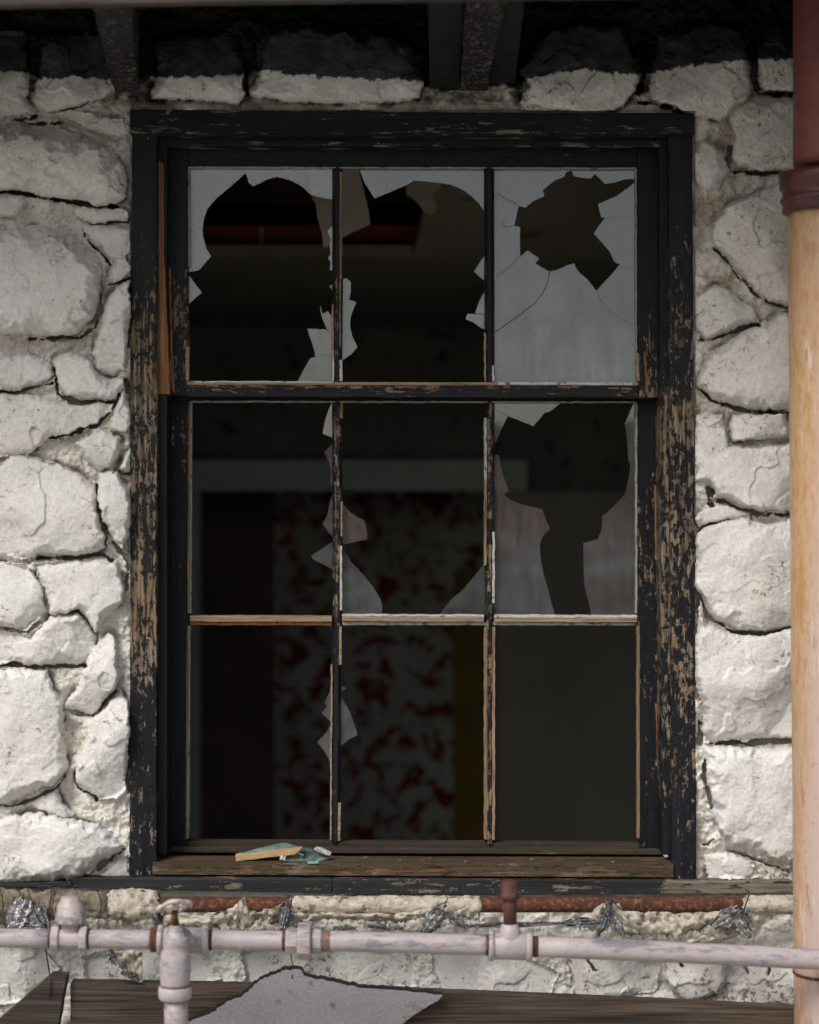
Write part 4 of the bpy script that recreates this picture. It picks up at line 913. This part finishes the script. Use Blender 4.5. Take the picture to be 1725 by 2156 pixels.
# ------------------------------------------------------------------ rusty heating pipe with torn lagging, close to the wall
HD = -.085
def R_(X, dy=0.0, d=HD): return Vector(Wp(X, 1904.5 + dy, d))
hp_ = empty('lagged_pipe', R_(862), 'rust brown pipe with torn cloth lagging running along under the window sill', 'lagged pipe')
sh = (CD + HD) / CD / 1000
mb = MB(); tube(mb, [R_(x) for x in range(-560, 2300, 20)], 16.5 * sh, 24, rough=.03); mb.build('iron_pipe', M['rust'], hp_, True)
def lag(x0, x1, r, mat, wrap=34, seed=1, amp=.14, dy=0):
    """cloth wound round the pipe: overlapping turns"""
    mb = MB(); n = int((x1 - x0) / 3); K = 36; V = []; F = []
    for i in range(n + 1):
        X = x0 + (x1 - x0) * i / n; end = min(1, (i + 1) / 4, (n - i + 1) / 4)
        for k in range(K):
            th = 2 * math.pi * k / K; ph = (X - x0) / wrap - th / (2 * math.pi) * 1.0 + .5 * n1(X, 0, 60, seed); fr = ph - math.floor(ph)
            rr = r * (1 - .10 * fr + amp * 2 * n1(X, k * 9, 26, seed) + .05 * n1(X, k * 9, 7, seed + 3) - .20 * abs(n1(X * .8 + k * 7, k * 9 - X * .5, 19, seed + 6)) ) * (.72 + .28 * end)
            c = R_(X + n1(k * 14, 3, 14, seed) * (10 if i in (0, n) else 0), dy); V.append(c + Vector((0, math.cos(th) * rr * sh, math.sin(th) * rr * sh * .96)))
    for i in range(n):
        for k in range(K): q = (k + 1) % K; F.append((i * K + k, (i + 1) * K + k, (i + 1) * K + q, i * K + q))
    mb.add(V, F); return mb.build('lagging', M[mat], hp_, True)
lag(-560, 120, 33, 'clothd', 46, 1, .22, 0); lag(112, 234, 31, 'clothd', 60, 2, .22, 0); lag(228, 336, 35, 'cloth', 90, 3, .16, 0)
lag(612, 1016, 20.5, 'cloth', 44, 4, .08); lag(1562, 2300, 22.5, 'cloth', 56, 5, .07)
def rag(name, top, bot, mat, d=HD - .012, dip=.02, nx=40, ny=10, seed=0, fringe=8, smooth=True):
    """torn cloth hanging between two photo polylines"""
    tx, ty = zip(*top); bx, by = zip(*bot); V = []; F = []
    lt = np.linspace(0, 1, len(top)); lb = np.linspace(0, 1, len(bot))
    for j in range(ny + 1):
        v = j / ny
        for i in range(nx + 1):
            u = i / nx; X = np.interp(u, lt, tx) * (1 - v) + np.interp(u, lb, bx) * v; Y = np.interp(u, lt, ty) * (1 - v) + np.interp(u, lb, by) * v
            if j == ny: Y += abs(n1(i * 37, seed, 20, seed + 2)) * fringe * 4 + 0
            dd = d + dip * (n1(X, Y, 34, seed) * 1.6 + .7 * n1(X, Y, 11, seed + 1) + 1.6 * abs(n1(X + Y, Y * 1.5 - X * .4, 22, seed + 8))) - .012 * math.sin(v * math.pi)
            V.append(Wp(X, Y, dd))
    for j in range(ny):
        for i in range(nx): a = j * (nx + 1) + i; F.append((a, a + nx + 1, a + nx + 2, a + 1))
    rr = random.Random(seed)
    for q in range(int(nx * 1.1)):
        u = rr.random() * nx; i = int(u); p = Vector(V[ny * (nx + 1) + i]).lerp(Vector(V[ny * (nx + 1) + min(i + 1, nx)]), u - i); L = rr.uniform(.05, 1) ** 2 * .02 * (fringe / 6 + .3); b = len(V); sx = rr.uniform(-.5, .5) * L
        V += [p + Vector((-.0008, 0, .002)), p + Vector((.0008, 0, .002)), p + Vector((sx, -.002, -L))]; F.append((b, b + 2, b + 1))
    mb = MB(); mb.add(V, F); o = mb.build(name, M[mat], hp_, smooth, fix=False)
    s_ = o.modifiers.new('thickness', 'SOLIDIFY'); s_.thickness = .0012; return o
rag('torn_cloth', [(236,1876),(285,1872),(330,1878)], [(232,1924),(270,1938),(330,1922)], 'cloth', seed=3, nx=22)
rag('torn_cloth', [(344,1922),(430,1934),(500,1900),(515,1888),(545,1918),(600,1898),(612,1886)], [(345,1952),(430,1950),(480,1952),(520,1954),(548,1925),(556,1945),(590,1940)], 'cloth', seed=4, nx=70, fringe=5)
rag('torn_cloth', [(612,1890),(680,1918),(760,1922),(860,1920),(930,1906),(1012,1900)], [(600,1952),(680,1932),(760,1935),(840,1938),(930,1926),(1010,1936)], 'cloth', seed=5, nx=90, fringe=5)
rag('torn_cloth', [(1300,1905),(1310,1918),(1420,1920),(1520,1918),(1556,1895)], [(1318,1968),(1360,1965),(1420,1968),(1470,1955),(1540,1930)], 'cloth', seed=6, nx=60, fringe=6)
rag('torn_cloth', [(1210,1936),(1250,1915),(1286,1890),(1320,1912)], [(1216,1948),(1250,1956),(1290,1950),(1328,1955)], 'cloth', seed=7, nx=30, fringe=4)
rag('torn_cloth', [(1440,1980),(1500,1962),(1545,1940)], [(1450,1992),(1510,1985),(1560,1965)], 'cloth', seed=9, nx=20, fringe=2)
rag('torn_cloth', [(0,1890),(60,1885),(110,1890)], [(-10,1940),(50,1958),(100,1940)], 'clothd', seed=8, nx=30, fringe=6)
rag('torn_cloth', [(228,2002),(280,2000),(300,2005)], [(252,2035),(280,2068),(300,2066)], 'cloth', seed=10, nx=14, fringe=2)
rag('torn_cloth', [(330,1925),(360,1930),(430,1940)], [(325,1950),(380,1955),(440,1955)], 'clothd', seed=12, nx=24, fringe=5)
def foil(rows, seed):
    mb = MB(); rr = random.Random(seed)
    for (x0, y0, x1, y1, wd) in rows:
        n = 12; m = 7; V = []; F = []; L = math.hypot(x1 - x0, y1 - y0); nx, ny = -(y1 - y0) / L, (x1 - x0) / L
        for i in range(n + 1):
            t = i / n; ww = wd * (.35 + .65 * math.sin(math.pi * min(.92, .15 + t * .85))) * 1.25 * (1 + rr.uniform(-.15, .15))
            for j in range(m + 1):
                o = (j / m - .5) * 2 * ww; V.append(Wp(x0 + (x1 - x0) * t + nx * o + rr.uniform(-1.5, 1.5), y0 + (y1 - y0) * t + ny * o + rr.uniform(-1.5, 1.5), HD - .03 - .012 * math.cos((j / m - .5) * 3) + (.005 if j % 2 else -.003) + rr.uniform(-.0025, .0025)))
        for i in range(n):
            for j in range(m): a = i * (m + 1) + j; F += [(a, a + m + 1, a + m + 2), (a, a + m + 2, a + 1)]
        mb.add(V, F)
    mb.build('foil_scrap', M['foil'], hp_, fix=False)
foil([(60,1895,30,1960,26),(70,1900,90,1960,16),(20,1950,100,1955,10)], 1)
foil([(606,1910,592,1968,9),(612,1925,626,1960,6)], 2); foil([(930,1915,890,1966,17),(945,1925,985,1955,10)], 3); foil([(775,1950,850,1956,5),(700,1955,750,1955,4)], 4)
foil([(985,1950,1190,1944,5),(1190,1944,1262,1940,9)], 5); foil([(1276,1920,1258,1972,9),(1280,1928,1318,1975,9),(1282,1890,1282,1930,6)], 6)
foil([(1558,1915,1500,1950,16),(1562,1915,1582,1945,11),(1568,1945,1580,1975,7)], 7); foil([(232,1998,240,2030,7),(256,2045,296,2064,6)], 8); foil([(322,1928,332,1952,6)], 9)
def wire(parent, pts, r=.0011, name='wire_tie', mat='wire'):
    P = [Vector(Wp(*p)) for p in pts]; Qs = []
    for i in range(len(P) - 1):
        p0, p1, p2, p3 = P[max(i - 1, 0)], P[i], P[i + 1], P[min(i + 2, len(P) - 1)]
        for k in range(6):
            t = k / 6; Qs.append(.5 * ((2 * p1) + (p2 - p0) * t + (2 * p0 - 5 * p1 + 4 * p2 - p3) * t * t + (3 * p1 - p0 - 3 * p2 + p3) * t ** 3))
    Qs.append(P[-1]); mb = MB(); tube(mb, Qs, r, 8); return mb.build(name, M[mat], parent, True)
F_ = HD - .045
wire(hp_, [(0,1870,F_),(6,1895,F_),(8,1930,F_),(14,1955,F_)]); wire(hp_, [(28,1868,F_),(42,1878,F_),(50,1895,F_),(50,1880,F_)])
wire(hp_, [(58,1870,F_),(68,1900,F_),(78,1930,F_),(100,1955,F_)]); wire(hp_, [(78,1868,F_ + .01),(104,1866,F_),(108,1885,F_),(103,1920,F_),(106,1955,F_)])
wire(hp_, [(106,1860,F_ + .02),(130,1842,F_ + .02),(146,1858,F_),(160,1875,F_)]); wire(hp_, [(175,1872,F_),(200,1872,F_),(213,1895,F_),(211,1925,F_),(205,1945,F_)])
wire(hp_, [(333,1876,F_),(338,1892,F_),(334,1918,F_)]); wire(hp_, [(605,1885,F_),(611,1888,F_),(605,1896,F_),(612,1925,F_),(606,1950,F_)])
wire(hp_, [(930,1876,F_),(942,1890,F_),(938,1900,F_),(934,1920,F_)]); wire(hp_, [(944,1898,F_),(925,1905,F_),(902,1924,F_)])
wire(hp_, [(1287,1880,F_),(1288,1892,F_),(1300,1908,F_),(1312,1918,F_)]); wire(hp_, [(1570,1872,F_),(1578,1882,F_),(1570,1905,F_),(1562,1935,F_)], .0014)
tw = wire(None, [(97,1995,-.10),(99,2015,-.15),(103,2040,-.125),(106,2070,-.139),(104,2100,-.139)], .0016, 'twisted_wire'); tw.location = (0, 0, 0)
tag(tw, 'dark twisted wire hanging from the pipes to the slanted board', 'wire')
wr2 = wire(None, [(613,2002,-.09),(614,2020,-.12),(617,2040,-.14),(615,2060,-.152)], .0011, 'hanging_wire', 'wire'); tag(wr2, 'thin wire hanging behind the union down to the shingle', 'wire')

# ------------------------------------------------------------------ boards and shingle along the bottom
def planks(name, poly, d0, th, mat, label, cat, seed=1, step=16, bow=0.0):
    """thick slab with an arbitrary photo outline"""
    loop = []
    for i in range(len(poly)):
        a, b = poly[i], poly[(i + 1) % len(poly)]; L = math.hypot(b[0] - a[0], b[1] - a[1]); k = max(1, int(L / step))
        for j in range(k):
            t = j / k; loop.append((a[0] + (b[0] - a[0]) * t + (n1(i * 90 + t * L, 5, 22, seed) * 2.2 if j else 0), a[1] + (b[1] - a[1]) * t + (n1(i * 90 + t * L, 55, 22, seed) * 2.2 if j else 0)))
    n = len(loop); f = [Wp(x, y, d0) for x, y in loop]; bk = [(p[0], p[1] + th, p[2]) for p in f]
    mb = MB(); tri = tessellate_polygon([[Vector((x, y, 0)) for x, y in loop]])
    mb.add(f + bk, [tuple(t) for t in tri] + [tuple(n + i for i in t[::-1]) for t in tri] + [(i, n + i, n + (i + 1) % n, (i + 1) % n) for i in range(n)])
    o = mb.build(name, mat, None, bevel=.0015, loc=Wp(poly[0][0], poly[0][1], d0)); return tag(o, label, cat)
planks('wooden_plank', [(149,2070),(338,2074),(522,2077),(934,2091),(1104,2098),(1400,2111),(1673,2125),(2100,2145),(2100,2290),(1673,2272),(934,2238),(149,2220)], -.115, .04, M['plank'], 'long weathered brown plank lying level across the bottom', 'plank', 2)
planks('wooden_board', [(-60,2198),(0,2146),(106,2054),(140,2056),(122,2156),(100,2290),(-60,2330)], -.135, .04, M['plankd'], 'dark board end leaning at a slant in the bottom left corner', 'board', 3)
sg = [(330,2200),(398,2150),(450,2130),(480,2107),(505,2100),(530,2080),(548,2062),(575,2052),(600,2042),(634,2042),(640,2054),(700,2066),(760,2080),(830,2084),(932,2094),(925,2104),(860,2146),(800,2190),(700,2262),(420,2280)]
mb = MB(); lp = roughen(sg, 5.0, 4); n = len(lp)
fr = [Wp(x, y, -.15 + .00012 * (y - 2042)) for x, y in lp]; cxg = sum(x for x, y in lp) / n; cyg = sum(y for x, y in lp) / n
tri = tessellate_polygon([[Vector((x, y, 0)) for x, y in lp]])
mb.add(fr, [tuple(t) for t in tri], 0)
lp2 = [(x + (x - cxg) * .006 + n1(i * 13, 2, 12, 6) * 5, y - 5.5 - abs(n1(i * 17, 3, 12, 8)) * 8) for i, (x, y) in enumerate(lp)]
f2 = [Wp(x, y, -.146 + .00012 * (y - 2042)) for x, y in lp2]; b2 = [(p[0], p[1] + .006, p[2]) for p in f2]
tri2 = tessellate_polygon([[Vector((x, y, 0)) for x, y in lp2]])
mb.add(f2 + b2, [tuple(t) for t in tri2] + [tuple(n + i for i in t[::-1]) for t in tri2] + [(i, n + i, n + (i + 1) % n, (i + 1) % n) for i in range(n)], 1)
tag(mb.build('roof_shingle', [M['granule'], M['tar']], None, loc=Wp(630, 2200, -.148)), 'torn grey asphalt shingle with black tar edge standing against the brown plank', 'roof shingle')

# ------------------------------------------------------------------ the dim room behind
def peel(name, a, b, c, sc=9, tr=(.48, .53), rough=.9):
    m, nt, out = newmat(name); P = pos(nt); n = noise(nt, P, sc, 6, .62, .6); k = mix(nt, rng(nt, noise(nt, P, 3, 3), .4, .6), a, b)
    k = mix(nt, rng(nt, n, tr[0], tr[1]), k, c); finish(nt, out, k, rough, n, .4, .004); return m
room_wall = peel('mottled_wallpaper', (.17, .185, .145), (.13, .14, .11), (.05, .03, .02), 14, (.60, .66))
far_paint = peel('peeled_red_grey_paint', (.50, .52, .42), (.37, .37, .29), (.19, .026, .018), 16, (.522, .535))
trim_m = mat_noise('grey_green_trim', (.46, .54, .44), (.40, .47, .385), 8, .7)
buff = mat_noise('buff_wall', (.33, .31, .25), (.29, .27, .22), 3, .95)
def wbox(mb, X0, X1, Ya, Yb, d0, th, mi=0):
    p = Wp(X0, Yb, d0); q = Wp(X1, Ya, d0); plain_box(mb, p[0], q[0], d0, d0 + th, p[2], q[2], mi)
DW = 2.3
rw = empty('back_wall', Wp(862, 2200, DW), 'dark mottled inner wall above the doorway deep inside the room', 'inner wall')
mb = MB(); wbox(mb, 1040, 2300, -300, 2300, DW, .1); wbox(mb, 418, 1040, -300, 1034, DW, .1); wbox(mb, -500, 418, -300, 2300, DW, .1); mb.build('wall_surface', room_wall, rw)
mb = MB(); wbox(mb, 1046, 2300, 1034, 2300, DW - .05, .045); mb.build('wall_panel', buff, rw, bevel=.004)
dc = empty('doorway_casing', Wp(700, 2200, DW), 'pale grey green doorway trim seen dimly behind the empty left panes', 'door casing')
mb = MB(); wbox(mb, 380, 1112, 968, 1034, DW - .075, .07); mb.build('head_trim', trim_m, dc, bevel=.004)
mb = MB(); wbox(mb, 386, 421, 1034.5, 2300, DW - .07, .065); mb.build('side_trim', trim_m, dc, bevel=.004)
mb = MB(); wbox(mb, -1200, 3000, -400, 2600, 2.75, .1); tag(mb.build('far_wall', far_paint, None, loc=Wp(862, 2200, 2.75)), 'far inner wall of grey paint peeling to dark red, seen through the doorway', 'inner wall')
ns = MB(); wbox(ns, 300, 575, 900, 2500, 2.69, .055); tag(ns.build('wall_strip', mat_noise('brown_strip', (.17, .125, .09), (.12, .09, .065), 6, .9), None, loc=Wp(500, 1900, 2.69)), 'plain dark brown strip at the left of the peeling far wall', 'wall strip')
fw_strip = MB(); wbox(fw_strip, 955, 1030, 1200, 1900, 2.71, .035); tag(fw_strip.build('wall_strip', mat_noise('ochre_strip', (.30, .20, .05), (.22, .15, .04), 5, .9), None, loc=Wp(990, 1900, 2.71)), 'dull ochre strip on the far wall beyond the doorway', 'wall strip')
# side walls, floor and upper void of the room
mb = MB(); plain_box(mb, -3.45, -3.35, .30, 3.7, 0, 3.2); plain_box(mb, 3.35, 3.45, .30, 3.7, 0, 3.2); tag(mb.build('side_wall', room_wall, None), 'inner side walls of the dark room', 'inner wall', kind='structure')
mb = MB(); plain_box(mb, -3.45, 3.45, .30, 3.7, .10, .16); tag(mb.build('floor', M['plankd'], None), 'dark boarded floor of the room', 'floor', kind='structure')
mb = MB(); plain_box(mb, -3.45, 3.45, .30, 3.7, 2.55, 2.6); tag(mb.build('roof_boards', mat_plank('dark_brown_roof_boards', (.06, .03, .02), (.10, .055, .035), 'H', .3), None), 'brown roof boards above the torn ceiling', 'roof boards', kind='structure')
# plaster ceiling with a torn hole on the near left
zc = Wp(0, 540, 1.0)[2]
ceil_m = peel('stained_ceiling_plaster', (.20, .18, .135), (.17, .15, .11), (.09, .04, .025), 6, (.62, .70))
def ceil_pt(X, d):
    yy = 540 + (d - 1.0) / (DW - 1.0) * 150 if d >= 1 else 540 - (1 - d) / .66 * 245
    return (Wp(X, 0, d)[0], d, Wp(0, yy, d)[2])
def ceil_piece(mb, pts):
    f = [ceil_pt(X, d) for X, d in pts]; n = len(f); t = [(a, b, c + .03) for a, b, c in f]
    mb.add(f + t, [tuple(range(n)), tuple(n + i for i in range(n))[::-1]] + [(i, n + i, n + (i + 1) % n, (i + 1) % n) for i in range(n)])
mb = MB(); ceil_piece(mb, [(-700,1.0),(200,1.0),(440,1.0),(640,1.0),(760,1.0),(870,1.0),(2500,1.0),(2500,DW),(-700,DW)])
L_ = [(868,1.0),(884,.86),(893,.75),(912,.64),(926,.52),(940,.44),(952,.34)]
for (xa, da), (xb, db) in zip(L_[:-1], L_[1:]): ceil_piece(mb, [(xa, da), (xb, db), (2500, db), (2500, da)])
tag(mb.build('ceiling', ceil_m, None), 'stained plaster ceiling with a torn hole near the window', 'ceiling', kind='structure')
redb = mat_noise('red_brown_joist', (.30, .055, .038), (.18, .038, .028), 9, .85)
jo = empty('ceiling_joist', Wp(640, 540, 1.05), 'dark red brown joist exposed across the torn ceiling', 'joist')
mb = MB(); wbox(mb, 200, 886, 474, 536, 1.05, .05); mb.build('beam', redb, jo, bevel=.003)
for X, w_, y0 in ((545, 5, 476), (475, 4, 510), (628, 3, 515)):
    mb = MB(); wbox(mb, X, X + 2 * w_, y0, 535, 1.035, .014); mb.build('nailing_strip', M['plaster'], jo, bevel=.002)
j2 = MB(); wbox(j2, 200, 1000, 340, 428, 1.25, .06); tag(j2.build('ceiling_joist', mat_plank('brown_joist', (.10, .055, .034), (.17, .10, .06), 'H', .5), None, bevel=.003, loc=Wp(600, 428, 1.25)), 'higher brown board in the dark roof space above the red joist', 'joist')
def chunk(name, poly, d, label, th=.014, tilt=0.0):
    lp = roughen(poly, 3.0, 8); n = len(lp); y0 = min(y for x, y in lp); f = [Wp(x, y, d + (y - y0) / 1000 * tilt) for x, y in lp]; b = [(p[0], p[1] + th, p[2] + .003) for p in f]
    tri = tessellate_polygon([[Vector((x, y, 0)) for x, y in lp]]); mb = MB()
    mb.add(f + b, [tuple(t) for t in tri] + [tuple(n + i for i in t[::-1]) for t in tri] + [(i, n + i, n + (i + 1) % n, (i + 1) % n) for i in range(n)])
    return tag(mb.build(name, M['plaster'], None, loc=Wp(poly[0][0], poly[0][1], d)), label, 'plaster piece', 'loose plaster behind the upper sash')
chunk('hanging_plaster', Z(BX, Y1, [(-10,380),(-10,120),(380,120),(400,230),(425,330),(460,470),(484,600),(480,635),(410,665),(330,700),(180,780),(130,820),(100,820),(95,740),(70,640),(50,560),(35,460)]), .42, 'large torn beige plaster sheet hanging behind the first upper glazing bar')
chunk('hanging_plaster', Z(BX, Y1, [(778,300),(840,230),(1080,230),(1060,330),(1000,390),(1030,490),(1020,530),(985,560),(930,530),(860,440),(820,405),(785,400)]), .55, 'small ragged plaster flap behind the upper middle pane')

# ------------------------------------------------------------------ ground and the building across the street, seen only as reflections
def big(name, x0, x1, y0, y1, z, mat, label):
    mb = MB(); nx = 12; V = []; F = []
    for j in range(nx + 1):
        for i in range(nx + 1): V.append((x0 + (x1 - x0) * i / nx, y0 + (y1 - y0) * j / nx, z))
    for j in range(nx):
        for i in range(nx): a = j * (nx + 1) + i; F.append((a, a + 1, a + nx + 2, a + nx + 1))
    mb.add(V, F); return tag(mb.build(name, mat, None), label, name.replace('_', ' '), kind='structure')
big('ground', -250, 250, -250, 250, 0, mat_noise('pale_gravel', (.34, .33, .30), (.42, .40, .37), 6, .95), 'pale gravel ground')
big('road', -80, 80, -10.5, -6, .004, mat_noise('asphalt', (.06, .06, .06), (.09, .088, .085), 20, .9), 'asphalt road')
ob = empty('red_building', (0, -12, 0), 'low dull red building across the street reflected in the lower panes', 'building')
redw = mat_plank('dull_red_siding', (.44, .17, .15), (.54, .25, .22), 'V', .05, .9)
mb = MB(); plain_box(mb, -9, 9, -16, -12, .72, 2.20); mb.build('wall', redw, ob)
mb = MB(); plain_box(mb, -9.05, 9.05, -16, -11.97, .0, .72); plain_box(mb, -9.05, .9, -11.999, -11.96, .721, 1.10); mb.build('plinth', mat_noise('grey_plinth', (.56, .56, .52), (.66, .65, .61), 5, .8), ob)
mb = MB(); plain_box(mb, -9.2, 9.2, -16.3, -11.8, 2.20, 2.34); mb.build('roof', mat_noise('grey_roof', (.20, .20, .20), (.26, .25, .24), 5, .8), ob)
mb = MB(); plain_box(mb, .9, 9.02, -11.995, -11.9, 1.02, 1.22); mb.build('ledge', mat_noise('pale_ledge', (.66, .66, .63), (.74, .73, .70), 5, .8), ob)
mb = MB(); plain_box(mb, -1.5, 1.2, -11.965, -11.93, .30, .62); mb.build('vent_opening', M['soffit'], ob)
